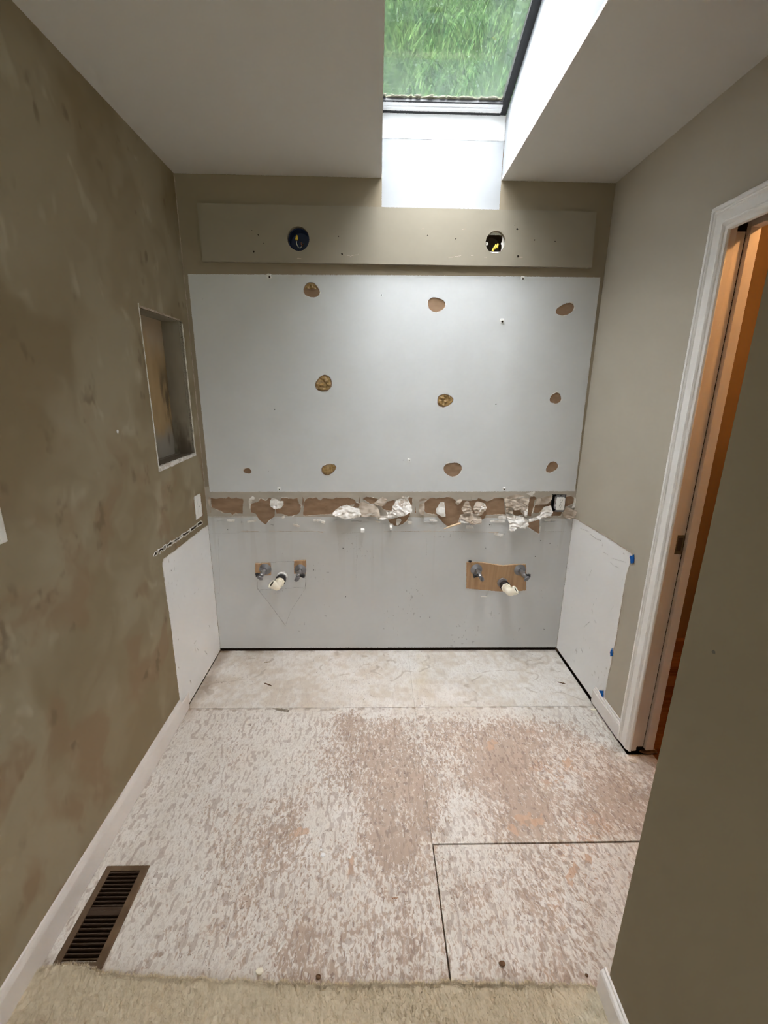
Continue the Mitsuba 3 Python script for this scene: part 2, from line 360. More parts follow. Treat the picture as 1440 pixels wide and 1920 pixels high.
gloss('copper', (0.5, 0.2, 0.1), 0.35, 0.9)
gloss('aluminium', (0.78, 0.79, 0.80), 0.35, 0.5)
gloss('gasket', (0.012, 0.013, 0.015), 0.5)
gloss('brass', (0.20, 0.155, 0.095), 0.4, 0.7)
diffuse('blue_tape', (0.02, 0.10, 0.36))
diffuse('frame_dark', (0.035, 0.034, 0.03))
diffuse('moss', lambda p, n, uv: mix((0.10, 0.10, 0.06), (0.24, 0.22, 0.15), fbm(p.x*60, p.y*60, p.z*60, 2)))
diffuse('fringe_yarn', (0.78, 0.71, 0.57))
diffuse('bedroom_mark', (0.12, 0.11, 0.09))
diffuse('graphite', (0.33, 0.32, 0.31))
diffuse('scored', (0.43, 0.42, 0.40))
diffuse('pencil', (0.17, 0.15, 0.14))
diffuse('splinter_wood', (0.72, 0.55, 0.36))
diffuse('warm_wall', lambda p, n, uv: mix((0.24, 0.145, 0.065), (0.34, 0.21, 0.10), fbm(p.x*3, p.y*3, p.z*2, 3)))
scene['glass'] = {'type': 'thindielectric', 'int_ior': 1.5}
def film(p, n, uv):
    # dust and dried rain on the roof window, plus painted haze below and reflection at right
    run = noise(p.x*70, p.y*4, 1.0)*noise(p.x*25, p.y*9, 4.0)
    blot = fbm(p.x*9, p.y*5, 2.0, 3)
    low = smoothstep(-0.42, -0.02, p.y)
    side = smoothstep(0.30, 0.345, p.x - 0.05*p.y)*smoothstep(0.43, 0.40, p.x)  # painted streak: the right well wall reflected in the pane
    spot = smoothstep(0.90, 0.95, noise(p.x*160, p.y*55, 6.0))
    return 0.001 + 0.004*run + 0.003*blot + 0.007*low*(0.5+blot) + 0.007*side + 0.02*spot
scene['dust_haze_glass'] = {'type': 'blendbsdf', 'weight': mikit.proc(film), 'clear': {'type': 'thindielectric', 'int_ior': 1.5},
                        'dust': {'type': 'principledthin', 'base_color': rgb(0.78, 0.92, 0.90), 'roughness': 0.8, 'diff_trans': 1.5, 'spec_trans': 0.0}}  # dust layer also carries the painted veil and reflection

# ================================================================== the room
def struct(key, mesh, bsdf, label=None, smooth=False):
    k = put(key, mesh, bsdf, smooth); tag(k, label, kind='structure'); return k
WELL = Polygon([(-0.072, 0.0), (0.474, 0.0), (0.461, -1.0), (-0.080, -1.0)])
VX0, VX1, VY0, VY1 = -0.952, -0.835, -1.492, -1.250                      # the duct opening in the floor

# floor: sheets of subfloor on joists' decking
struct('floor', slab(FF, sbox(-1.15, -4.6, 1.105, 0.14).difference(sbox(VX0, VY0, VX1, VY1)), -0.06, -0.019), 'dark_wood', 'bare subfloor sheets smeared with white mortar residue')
SX = 0.105
for g in (sbox(-1.0, -0.4950, SX-0.0009, 0.0), sbox(SX+0.0002, -0.4950, 0.9945, 0.0),
          sbox(-1.0, -1.72, SX-0.0009, -0.4968).difference(sbox(VX0, VY0, VX1, VY1)),
          sbox(SX+0.0002, -1.1785, 1.104, -0.4968).difference(sbox(0.9935, -0.800, 1.2, 0)), Polygon([(0.1080, -1.1840), (0.5, -1.1852), (1.104, -1.1845), (1.104, -1.72), (0.1092, -1.72)])):
    put('floor__panel', slab(FF, g, -0.0185, 0.0), 'subfloor')
put('floor__gap_shade', trimesh.util.concatenate([bx((-1.0, -0.03, -0.0189), (1.0, 0.012, -0.0187)), bx((0.97, -0.82, -0.0189), (1.1, 0.0, -0.0187))]), 'dark_void')  # black sheet laid in to paint the shade of the edge gaps

# ceiling with the opening of the skylight well
struct('ceiling', slab(FC, sbox(-1.12, -4.62, 2.4, 0.0).difference(WELL), -0.013, 0.0), 'ceiling_paint', 'flat white painted ceiling pierced by the skylight well')
SL = 0.315                                                               # pitch of the roof window
def zt(y): return 2.668 - SL*y
def well_side(x0, x1, t):
    q = [(x0, 0.0), (x1, -1.0), (x1+t, -1.0), (x0+t, 0.0)]
    v = np.array([(x, y, H+0.0132) for x, y in q] + [(x, y, zt(y)) for x, y in q])
    return trimesh.convex.convex_hull(v)
struct('wall_skylight_right', well_side(0.474, 0.461, 0.019), 'dimmed_shaft_paint', 'right side of the skylight well, white textured drywall')
struct('wall_skylight_left', well_side(-0.072, -0.080, -0.019), 'dimmed_shaft_paint', 'left side of the skylight well, white textured drywall')
struct('wall_skylight_front', bx((-0.1, -1.019, H+0.0132), (0.48, -1.0, zt(-1.0))), 'dimmed_shaft_paint', 'end of the skylight well nearest the doorway, white drywall')

# ------------------------------------------------------------------ back wall
S = 0.0035                                                               # thickness of the torn-off face of the board
face = sbox(-1.0, 0.017, 1.0, 2.668)
k = 10.286
A_, B_, C_, D_, E_, F_, G_ = (380, 910), (500, 910), (610, 910), (700, 910), (800, 910), (900, 910), (960, 910)
torn = [poly('B', p, o, k) for o, p in (
    (A_, [(150,245),(280,265),(330,240),(440,255),(500,220),(560,260),(640,240),(780,265),(790,320),(770,400),(775,545),(690,545),(640,530),(570,570),(530,530),(420,545),(370,510),(290,470),(240,455),(180,435),(160,330)]),
    (A_, [(915,395),(960,345),(1070,315),(1120,250),(1200,290),(1240,290),(1280,240),(1320,250),(1330,380),(1400,450),(1390,520),(1390,600),(1300,660),(1220,750),(1190,748),(1100,680),(1020,555),(930,520),(920,450)]),
    (B_, [(190,440),(260,300),(280,245),(370,240),(500,265),(590,250),(620,350),(660,380),(650,500),(600,560),(490,590),(400,595),(320,560),(190,545),(170,480)]),
    (B_, [(720,330),(760,270),(820,235),(880,260),(960,230),(1000,280),(1040,295),(1090,240),(1290,265),(1340,235),(1440,245),(1570,235),(1630,260),(1700,280),(1722,330),(1690,370),(1540,390),(1440,430),(1330,460),(1280,555),(1150,560),(870,575),(740,590),(700,570),(715,450)]),
    (C_, [(570,340),(650,340),(670,400),(600,450),(540,420)]),
    (C_, [(720,260),(800,220),(940,240),(1020,270),(960,350),(880,360),(800,310)]),
    (C_, [(1050,380),(1150,370),(1200,310),(1340,290),(1345,380),(1290,400),(1290,500),(1170,480),(1110,450)]),
    (D_, [(270,620),(440,600),(520,580),(640,540),(735,500),(690,600),(640,680),(560,750),(430,790),(330,740),(290,680)]),
    (D_, [(660,230),(760,240),(745,400),(710,380),(690,300)]),
    (E_, [(-40,330),(10,300),(60,245),(130,235),(170,260),(240,235),(330,250),(390,220),(450,240),(540,280),(600,360),(690,290),(760,295),(950,290),(1000,250),(1060,265),(1150,310),(1230,290),(1300,250),(1440,245),(1490,260),(1500,380),(1520,560),(1350,565),(1140,570),(1120,640),(1050,660),(1020,700),(860,640),(640,600),(590,750),(400,800),(330,730),(240,640),(190,570),(80,545),(-20,530),(-40,470)]),
    (F_, [(640,470),(760,470),(830,570),(700,585),(610,545)]),
    (F_, [(960,240),(1040,210),(1085,240),(1050,300),(1040,400),(990,600),(900,580),(920,430)]),
    (F_, [(1060,380),(1290,360),(1380,270),(1390,400),(1230,420),(1190,480),(1140,530),(1080,545),(1030,510)]),
    (F_, [(920,700),(1150,640),(1150,930),(1130,935),(1000,850),(900,780)]),
    (G_, [(995,220),(1150,210),(1195,250),(1190,340),(1130,380),(1020,420),(975,500),(940,590),(730,590),(760,495),(960,490),(985,300)]))]
spots_px = [(584,544,15,14,1), (818,571,15.5,14.5,0), (1060,580,17,11,0), (607,719,15.5,15.5,2), (834,751,16,11.5,2), (1042,747,12,9,0), (464,883,7.5,5,0), (616,880,13.5,10.5,2), (849,880,16,14,0), (1035,876,12,9,0)]
spots = []
for i, (px, py, rx, ry, kind) in enumerate(spots_px):
    a = np.linspace(0, 2*math.pi, 40, endpoint=False)
    tilt = {2: 0.35, 5: 0.6, 7: 0.5, 9: 0.5}.get(i, 0.0)
    r = 1 + 0.07*np.sin(2*a+i) + 0.06*np.sin(3*a+2*i)
    ex, ey = rx*r*np.cos(a), ry*r*np.sin(a)
    spots.append(poly('B', list(zip(px+ex*math.cos(tilt)+ey*math.sin(tilt), py-ex*math.sin(tilt)+ey*math.cos(tilt)))))
spots = [rough(s, 0.0016, 0.004, i, 110) for i, s in enumerate(spots)]
torn = [rough(t, 0.0028, 0.004, 20+i, 110) for i, t in enumerate(torn)]
BOX_L, BOX_R = (-0.453, 2.164), (0.460, 2.165)
outlet_hole = sbox(0.868, 0.862, 0.946, 0.958)
boxes = unary_union([Point(BOX_L).buffer(0.052, 24), Point(BOX_R).buffer(0.048, 24), outlet_hole])
holes = unary_union(torn + spots)
slit1 = poly('B', [(690,300),(695,215),(722,290),(708,410),(690,390)], B_, k); slit2 = poly('B', [(640,340),(652,215),(668,340)], C_, k)
slit3 = poly('B', [(858,390),(866,200),(876,390)], E_, k); slit4 = poly('B', [(800,540),(812,380),(826,540)], D_, k)
slits = unary_union([slit1, slit2, slit3, slit4])
cut = unary_union([holes, boxes, slits])
struct('wall_back', slab(FB, sbox(-1.12, 0.017, 1.12, 2.668).difference(boxes), -0.11, -S), 'kraft', 'back wall stripped of its mirror and vanity, torn paper strip across')
mirror = Polygon([uv('B', *p) for p in ((352,514),(740,516),(1126,520),(1101,724),(1078,921),(740,922),(393,922))])
mirror = rough(mirror, 0.0016, 0.012, 3, 60)
vanity = rough(Polygon([(-1.02, -0.1), (1.02, -0.1), (1.02, 0.823), (0.3, 0.825), (-0.4, 0.826), (-1.02, 0.826)]), 0.002, 0.012, 4, 50).intersection(face)
shaft = sbox(-0.070, 2.303, 0.472, 2.668)
STRIP = sbox(-1, 0.80, 1, 0.99)
kk = put('wall_back__painted_strip', slab(FB, STRIP.intersection(face).difference(unary_union([mirror, vanity, cut])), -S-0.001, 0.0), 'strip_paint'); tag(kk, 'torn greyish tan strip between mirror patch and vanity patch')
put('wall_back__painted_border', slab(FB, face.difference(STRIP).difference(unary_union([mirror, vanity, shaft, cut, sbox(-1, H+0.02, 1, 3)])), -S-0.001, 0.0), 'taupe_paint')
mb = put('wall_back__bare_mirror_area', slab(FB, mirror.difference(cut), -S-0.001, -0.0003), 'white_paint'); tag(mb, 'white textured patch where the mirror was glued')
vb = put('wall_back__bare_vanity_area', slab(FB, vanity.difference(cut), -S-0.001, -0.0003), 'bare_white_shaded'); tag(vb, 'scuffed pale area where the vanity stood')
put('wall_back__shaft_face', slab(FB, shaft.difference(cut), -S-0.001, -0.0002), 'dimmed_shaft_paint')
put('wall_back__sole_plate', bx((-1.0, 0.013, -0.018), (1.0, 0.1, 0.0165)), 'dark_void')  # blackened to paint the shade in the gap under the wall
put('wall_back__curb_liner', bx((-0.071, -0.0012, 2.571), (0.473, 0.0, 2.667)), 'smooth_white')
# ragged white rims of the torn board
for i, t in enumerate(torn + spots):
    rim = rough(t.buffer(0.0035), 0.004, 0.004, 60+i, 120).difference(t).difference(unary_union([boxes, slits]))
    rim = rim.difference(unary_union([x for j, x in enumerate(torn+spots) if j != i]))
    keep = unary_union([Point(t.exterior.interpolate(q*t.exterior.length) if isinstance(t, Polygon) else t.centroid).buffer(0.004+0.014*rng.random()) for q in rng.random(max(3, int(t.length/0.06)))])
    rim = rim.intersection(keep)
    if polys(rim): put('wall_back__torn_rim', slab(FB, rim, -0.0008, 0.0006), 'paper' if i % 3 or i >= len(torn) else 'torn_paper')
# hardened adhesive left in some of the spots
def glob_in(g, seed, amp):
    def dep(u, v):
        return -S + 0.0008 + amp*smooth01((meshkit.fbm(np.c_[u*95, v*95, np.full(len(u), seed)], 3, seed)-0.36)/0.3)
    return sheet(FB, g, dep, 0.003, 0.001)
def smooth01(x):
    x = np.clip(x, 0, 1); return x*x*(3-2*x)
for i, (px, py, rx, ry, kind) in enumerate(spots_px):
    if kind:
        g = spots[i].buffer(-0.004)
        if kind == 1: g = g.intersection(rough(sbox(spots[i].centroid.x-0.08, spots[i].centroid.y+0.006, spots[i].centroid.x+0.08, spots[i].centroid.y+0.1), 0.012, 0.005, 6, 60))
        kk = put('wall_back__adhesive', glob_in(g, 5+i, 0.0052), 'glue', 40); tag(kk, 'amber adhesive remnant')

# torn and crumpled paper and gypsum still hanging from the strip
def flap(o, pts, lift, amp, bsdf, hang='bottom', seed=0, freq=62, part='torn_flap', step=0.003):
    lift *= 0.75
    g = rough(poly('B', pts, o, k), 0.0018, 0.004, 90+seed, 140)
    x0, y0, x1, y1 = g.bounds
    def dep(u, v):
        s = {'bottom': (y1-v)/(y1-y0), 'top': (v-y0)/(y1-y0), 'right': (u-x0)/(x1-x0), 'left': (x1-u)/(x1-x0), 'mid': 1-2*np.abs((v-y0)/(y1-y0)-.42)}[hang]
        q = np.c_[u*freq, v*freq, np.full(len(u), seed*2.7)]
        q[:, :2] += 0.9*np.c_[meshkit.noise(q*0.8, 3), meshkit.noise(q*0.8, 4)]
        n1 = meshkit.fbm(q, 2, seed); ridge = 1-np.abs(2*meshkit.noise(q*np.array([0.7, 1.5, 1]), seed+9)-1)
        return 0.0012 + lift*smooth01(s) + amp*(0.65*ridge*ridge + 0.6*(n1-0.3))*(0.25+0.75*smooth01(s*1.6))
    return put('wall_back__'+part, sheet(FB, g, dep, step), bsdf, 22)
flap(B_, [(80,270),(110,240),(200,265),(250,300),(330,300),(330,370),(290,430),(200,440),(150,440),(80,390),(70,350)], 0.010, 0.010, 'paper', 'bottom', 1)
flap(C_, [(150,510),(290,400),(420,370),(480,400),(560,420),(650,440),(700,540),(660,590),(500,610),(380,625),(320,600),(250,570),(150,560)], 0.026, 0.016, 'paper', 'bottom', 2)
flap(C_, [(170,500),(290,405),(420,375),(480,400),(540,425),(420,470),(300,500)], 0.010, 0.006, 'torn_paper', 'bottom', 12)
flap(C_, [(660,340),(750,310),(850,370),(940,360),(1010,400),(1040,500),(1060,570),(960,590),(870,570),(760,600),(680,570),(650,450)], 0.022, 0.004, 'torn_paper', 'bottom', 3, 35)
flap(C_, [(670,560),(760,555),(870,520),(960,545),(1060,575),(1210,580),(1220,630),(1000,640),(960,600),(870,580),(760,610)], 0.020, 0.008, 'paper', 'top', 13)
flap(C_, [(940,330),(1100,220),(1190,270),(1150,370),(1080,400),(1020,390)], 0.010, 0.006, 'torn_paper', 'bottom', 4)
flap(D_, [(430,300),(500,260),(600,270),(680,300),(740,400),(745,500),(680,510),(620,560),(520,580),(380,570),(290,570),(240,480),(350,490),(370,400)], 0.022, 0.014, 'paper', 'bottom', 5, 70)
flap(D_, [(470,290),(520,250),(610,270),(670,300),(650,400),(560,430),(500,400)], 0.012, 0.006, 'torn_paper', 'bottom', 15)
flap(D_, [(530,205),(590,200),(600,240),(570,245)], 0.012, 0.004, 'paper', 'top', 6)
flap(D_, [(600,200),(640,210),(665,290),(620,270)], 0.012, 0.004, 'paper', 'top', 7)
flap(D_, [(80,600),(260,580),(500,590),(530,600),(420,620),(280,640),(80,640)], 0.014, 0.008, 'paper', 'bottom', 17)
flap(D_, [(450,640),(520,630),(540,680),(480,760),(430,750)], 0.010, 0.006, 'paper', 'bottom', 8)
flap(D_, [(870,330),(900,250),(980,230),(1040,270),(960,290)], 0.012, 0.004, 'torn_paper', 'top', 18)
flap(D_, [(880,370),(980,350),(990,440),(970,570),(900,550),(880,500)], 0.006, 0.005, 'torn_paper', 'bottom', 19)
flap(E_, [(260,320),(340,320),(350,450),(355,590),(290,600),(180,520),(180,450),(230,370)], 0.012, 0.005, 'paper', 'bottom', 9, 40)
flap(E_, [(540,330),(650,250),(690,280),(640,340),(600,380)], 0.008, 0.004, 'torn_paper', 'bottom', 10)
flap(E_, [(660,440),(750,310),(800,300),(850,420),(880,500),(700,530)], 0.016, 0.012, 'torn_paper', 'bottom', 21)
flap(E_, [(760,390),(830,390),(840,470),(790,430)], 0.02, 0.006, 'paper', 'bottom', 22)
flap(E_, [(880,430),(960,300),(1080,330),(1150,430),(1110,480),(1050,540),(980,580),(920,530)], 0.020, 0.014, 'torn_paper', 'bottom', 23)
flap(E_, [(980,560),(1060,450),(1150,420),(1120,350),(1060,330),(1040,420),(960,540)], 0.028, 0.010, 'paper', 'bottom', 24)
flap(E_, [(640,560),(850,520),(1040,600),(1040,700),(860,730),(640,610)], 0.034, 0.010, 'torn_paper', 'bottom', 25)
flap(E_, [(630,620),(770,640),(790,700),(640,700)], 0.030, 0.006, 'paper', 'bottom', 26)
flap(E_, [(755,770),(880,770),(905,822),(750,822)], 0.008, 0.002, 'paper', 'bottom', 27)
flap(F_, [(500,220),(700,170),(830,190),(850,230),(940,250),(920,380),(900,580),(850,600),(780,500),(740,460),(640,470),(620,430),(540,420),(500,540),(480,360),(470,270)], 0.012, 0.012, 'torn_paper', 'bottom', 28, 75)
flap(F_, [(680,230),(830,190),(840,230),(700,270)], 0.020, 0.006, 'paper', 'top', 38)
flap(F_, [(800,380),(900,350),(920,400),(880,590),(830,560)], 0.022, 0.010, 'paper', 'bottom', 39)
flap(F_, [(890,160),(960,130),(1040,95),(1040,130),(980,200)], 0.016, 0.003, 'paper', 'right', 29)
flap(F_, [(990,600),(1050,400),(1090,260),(1200,230),(1390,180),(1380,260),(1290,360),(1060,375),(1040,470)], 0.005, 0.004, 'torn_paper', 'right', 30)
flap(F_, [(980,610),(1130,560),(1190,470),(1230,410),(1370,390),(1390,510),(1340,570),(1150,620),(960,680),(910,690),(900,640)], 0.024, 0.012, 'paper', 'bottom', 31)
flap(F_, [(500,540),(680,580),(820,600),(900,650),(910,740),(840,800),(740,790),(680,790),(600,850),(510,840),(540,740),(505,600)], 0.034, 0.018, 'paper', 'bottom', 32)
flap(F_, [(530,470),(570,455),(630,490),(620,540),(540,520)], 0.018, 0.005, 'torn_paper', 'bottom', 33)
flap(F_, [(350,590),(500,590),(500,655),(350,655)], 0.003, 0.001, 'paper', 'bottom', 34)
fl = flap(G_, [(960,550),(1040,410),(1180,450),(1250,480),(1240,510),(1190,520),(1150,600),(1090,640),(1000,610)], 0.040, 0.014, 'torn_paper', 'right', 35)
flap(G_, [(1195,215),(1225,260),(1200,420),(1150,440),(1190,340)], 0.006, 0.004, 'paper', 'right', 36)
flap(A_, [(905,380),(890,330),(900,260),(960,205),(1005,235),(1000,270),(960,275),(950,330),(930,370)], 0.001, 0.001, 'paper', 'bottom', 37, part='paint_drip')
flap(A_, [(95,290),(130,210),(150,260),(150,400),(170,520),(150,530),(130,380)], 0.003, 0.003, 'torn_paper', 'bottom', 40)
# chips of paint and caulk along the old counter line
chips = [(A_, 280, 680, 470, 665), (A_, 860, 680, 1040, 660), (A_, 470, 645, 620, 655), (A_, 1310, 665, 1400, 655), (B_, 890, 660, 1050, 655), (B_, 1050, 675, 1130, 690), (B_, 1285, 670, 1365, 680),
         (B_, 510, 740, 640, 775), (B_, 290, 600, 360, 575), (C_, 490, 680, 700, 690), (C_, 960, 670, 1060, 690), (D_, 660, 690, 750, 700), (D_, 960, 690, 1070, 700), (D_, 1080, 650, 1230, 665),
         (F_, 190, 665, 480, 672), (G_, 570, 700, 830, 690), (G_, 620, 655, 740, 660), (F_, 270, 910, 440, 940)]
for i, (o, x0, y0, x1, y1) in enumerate(chips):
    hh = 18+12*(i % 3)
    g = poly('B', [(x0, y0), (x1, y1), (x1-8, y1+hh), ((x0+x1)/2, (y0+y1)/2+hh*1.1), (x0+8, y0+hh)], o, k)
    put('wall_back__paint_chip', slab(FB, rough(g, 0.0015, 0.004, 200+i, 150), -0.001, 0.004+0.003*(i % 2)), 'paper' if i % 3 else 'bare_white_shaded')
# score lines, pencil lines, nail holes: thin marks on the wall
def mark(key, F, pts, w, bsdf='graphite', wall='B', d=0.0005):
    g = LineString(pts).buffer(w/2, cap_style=2)
    return put(key, slab(F, g, -0.0008, d), bsdf)
for pts in ([(305,500),(303,600),(440,770),(690,1105)], [(690,1085),(760,900),(955,600),(963,212)], [(955,592),(815,590),(620,605),(310,620)], [(480,250),(640,240),(800,232)]):
    mark('wall_back__pencil_line', FB, [uv('B', 440+x/7.2, 1020+y/7.2) for x, y in pts], 0.0016)
for (x0, y0, x1, y1, w) in ((392,969,468,970,.0022), (392,1001,500,997,.0012), (505,996,610,997,.0016), (720,997,800,996,.002), (800,996,935,998,.0018), (935,997,960,998,.0012), (1012,996,1062,997,.0014), (640,1000,700,997,.0012), (452,996,486,997,.003), (596,997,606,998,.004), (916,998,934,999,.004), (668,1003,668,1085,.0012), (634,1003,634,1034,.001), (800,1010,800,1040,.001), (410,1004,412,1120,.0008)):
    mark('wall_back__score_line', FB, [uv('B', x0, y0), uv('B', x1, y1)], w, 'torn_paper' if w > .0015 else 'scored')
nail = [(454,972), (453,979), (427,993), (508,984), (512,984), (643,1028), (781,1106), (780,1082), (918,984), (921,984), (911,1028), (648,1119), (800,1040), (1003,1043), (1031,1019), (1045,1024), (788,1157), (806,1157), (530,1037), (588,1069), (515,768), (756,863), (1020,1180), (715,553), (380,561), (503,884), (930,758), (700,1045), (862,1010), (1014,1014)]
for i, (x, y) in enumerate(nail):
    g = Point(uv('B', x, y)).buffer(0.0014+0.0012*(i % 3)/2, 5)
    put('wall_back__nail_hole', slab(FB, g, -0.0008, 0.0004), 'dark_void')

# ------------------------------------------------------------------ left wall
niche = Polygon([(-0.4765, 1.796), (-0.0765, 1.796), (-0.0765, 1.178), (-0.4765, 1.178)])
lp = [uv('L', 280+x/4.363, 900+y/4.363) for x, y in ((100,690),(110,740),(150,1070),(195,1420),(245,1790))]
left_bare = rough(Polygon([(0, 0.006), (0, 0.775), (-0.06, 0.778), (-0.30, 0.782), (-0.535, 0.787), (-0.550, 0.775), (-0.552, 0.74), (-0.548, 0.5), (-0.553, 0.25), (-0.556, 0.10), (-0.556, 0.006)]), 0.004, 0.01, 71, 40).intersection(sbox(-0.6, 0.006, 0, 1))
crack = [uv('L', 280+x/4.363, 900+y/4.363) for x, y in ((45,610),(130,548),(220,490),(310,432),(400,362),(430,345))]
crk = LineString(crack); crack = rough(crk.buffer(0.005).difference(unary_union([Point(crk.interpolate(t_*crk.length)).buffer(0.004+0.003*rng.random()) for t_ in (0.05, 0.16, 0.2, 0.33, 0.47, 0.52, 0.71, 0.88)])), 0.010, 0.004, 72, 130)
lface = sbox(-4.5, 0.006, 0, H)
struct('wall_left', slab(FL, sbox(-4.6, 0.006, 0.12, H).difference(niche.buffer(0.0)), -0.012, -0.0025), 'dark_void', 'left wall in mottled brown rag-rolled paint with an empty niche')
put('wall_left__painted_surface', slab(FL, lface.difference(unary_union([left_bare, crack, niche])), -0.0026, 0.0), 'old_paint')
kk = put('wall_left__bare_patch', slab(FL, left_bare, -0.0026, -0.0012), 'bare_white_lit'); tag(kk, 'white bare patch where the vanity end stood')
put('wall_left__sole_plate', bx((-1.1, -4.6, -0.019), (-1.0005, 0.1, 0.0059)), 'dark_void')
put('wall_left__crack_rim', slab(FL, rough(crack.buffer(0.003), 0.005, 0.005, 75, 130).difference(crack), -0.001, 0.0012), 'paper')
put('wall_left__patch_rim', slab(FL, rough(left_bare.buffer(0.004), 0.005, 0.006, 76, 110).difference(left_bare).intersection(sbox(-0.7, 0.6, -0.004, 0.9)), -0.001, 0.0010), 'paper')
# the niche: five boards and the raw white edge around it
N0, N1, NZ0, NZ1, ND = -0.4765, -0.0765, 1.178, 1.796, 0.098
put('wall_left__niche', bx((-1-ND-0.012, N0-0.012, NZ0-0.012), (-1-ND, N1+0.012, NZ1+0.012)), 'niche_board'); tag('wall_left__niche', 'recessed niche with water-stained back')
put('wall_left__niche__side', bx((-1-ND, N1, NZ0), (-1.0005, N1+0.012, NZ1)), 'niche_cheek')
put('wall_left__niche__side', bx((-1-ND, N0-0.012, NZ0), (-1.0005, N0, NZ1)), 'niche_cheek')
put('wall_left__niche__sill', bx((-1-ND, N0, NZ0-0.012), (-1.0, N1, NZ0)), 'niche_cheek')
put('wall_left__niche__head', bx((-1-ND, N0, NZ1), (-1.0005, N1, NZ1+0.012)), 'niche_cheek')
put('wall_left__niche__stop', bx((-1.019, N1-0.003, NZ0), (-1.0165, N1+0.001, NZ1)), 'niche_cheek')
for i, g in enumerate((Polygon([(N0-0.005, NZ0-0.018), (N0+0.002, NZ0-0.018), (N0+0.001, NZ1+0.012), (N0-0.004, NZ1+0.012)]), Polygon([(N1-0.001, NZ0-0.008), (N1+0.0035, NZ0-0.008), (N1+0.003, NZ1-0.01), (N1-0.001, NZ1-0.01)]),
                       Polygon([(N0-0.006, NZ0-0.020), (N1+0.004, NZ0-0.010), (N1+0.004, NZ0+0.001), (N0, NZ0+0.001)]), Polygon([(N0+0.01, NZ1-0.001), (N1-0.03, NZ1-0.001), (N1-0.03, NZ1+0.005), (N0+0.01, NZ1+0.007)]))):
    put('wall_left__niche__raw_edge', slab(FL, rough(g, 0.0014 if i != 2 else 0.003, 0.008, 80+i, 40), -0.0115 if i == 2 else -0.0024, 0.0015), 'paper' if i != 3 else 'torn_paper')
put('wall_left__plaster_dot', sheet(FL, Point(uv('L', 220, 809)).buffer(0.006, 6), lambda u, v: 0.0005+0*u, 0.003, 0.001), 'smooth_white')
put('wall_left__corner_bead', tube([(-0.9985, -0.0015, 0.85), (-0.9985, -0.0015, 1.6), (-0.9985, -0.0015, 2.415)], 0.0016, 6), 'torn_paper')

# ------------------------------------------------------------------ right wall with the doorway
JY, HD, JX = -0.803, 2.005, 1.100                                        # jamb plane, head height, far face of the wall
door_hole = sbox(-1.545, 0.0, JY+0.018, HD+0.018)
rp = [uv('R', 1020+x/3.555, 900+y/3.555) for x, y in ((215,262),(400,370),(588,492),(572,560),(548,640),(510,870),(480,1060),(455,1180),(430,1300),(408,1412))]
right_bare = Polygon([(0, 0.014), (0, 0.828)] + [(y, z) for y, z in rp] + [(-0.566, 0.014)])
right_bare = rough(right_bare if right_bare.is_valid else right_bare.buffer(0), 0.003, 0.008, 73, 55).intersection(sbox(-0.7, 0.014, 0, 0.9))
struct('wall_right', slab(FR, sbox(-1.565, 0.014, 0.12, H).difference(door_hole.buffer(0.001)), -0.100, -0.0026), 'dark_void', 'right wall painted tan with the pocket doorway')
put('wall_right__painted_surface', slab(FR, sbox(-1.565, 0.014, 0, H).difference(right_bare).difference(door_hole), -0.0027, 0.0), 'tan_paint')
kk = put('wall_right__bare_patch', slab(FR, right_bare, -0.0027, -0.0012), 'bare_white_lit'); tag(kk, 'white bare patch where the vanity end stood')
put('wall_right__patch_rim', slab(FR, rough(right_bare.buffer(0.0035), 0.005, 0.006, 77, 110).difference(right_bare).intersection(sbox(-0.7, 0.2, -0.004, 0.9)), -0.001, 0.0010), 'torn_paper')
put('wall_right__sole_plate', bx((1.012, JY+0.03, -0.018), (1.10, 0.0, 0.0135)), 'dark_void')  # black instead of wood, painting shade into the gap
for i, p in enumerate([[(240,320),(300,345)], [(310,362),(345,392),(380,404)], [(440,548),(470,575),(500,585)], [(450,520),(545,550)], [(245,1120),(255,1150)], [(315,600),(300,640)], [(330,930),(345,950)], [(265,980),(310,940)], [(280,652),(288,672)], [(318,860),(322,890)], [(390,480),(425,498)], [(350,1240),(360,1255)], [(160,580),(170,620)], [(460,840),(445,870)], [(215,1120),(222,1150)]]):
    mark('wall_right__scuff', FR, [uv('R', 1020+x/3.555, 900+y/3.555) for x, y in p], 0.0013+0.001*(i in (1, 4)), 'scored', d=-0.0006)
for i, p in enumerate([[(178,738),(188,745)], [(165,1085),(172,1092)], [(290,945),(294,953)], [(238,1530),(244,1540)], [(455,1400),(475,1425)], [(395,1380),(402,1395)], [(335,1640),(345,1665)], [(235,1300),(240,1310)], [(488,1190),(492,1200)]]):
    mark('wall_left__scuff', FL, [uv('L', 280+x/4.363, 900+y/4.363) for x, y in p], 0.004, 'scored', d=-0.0006)

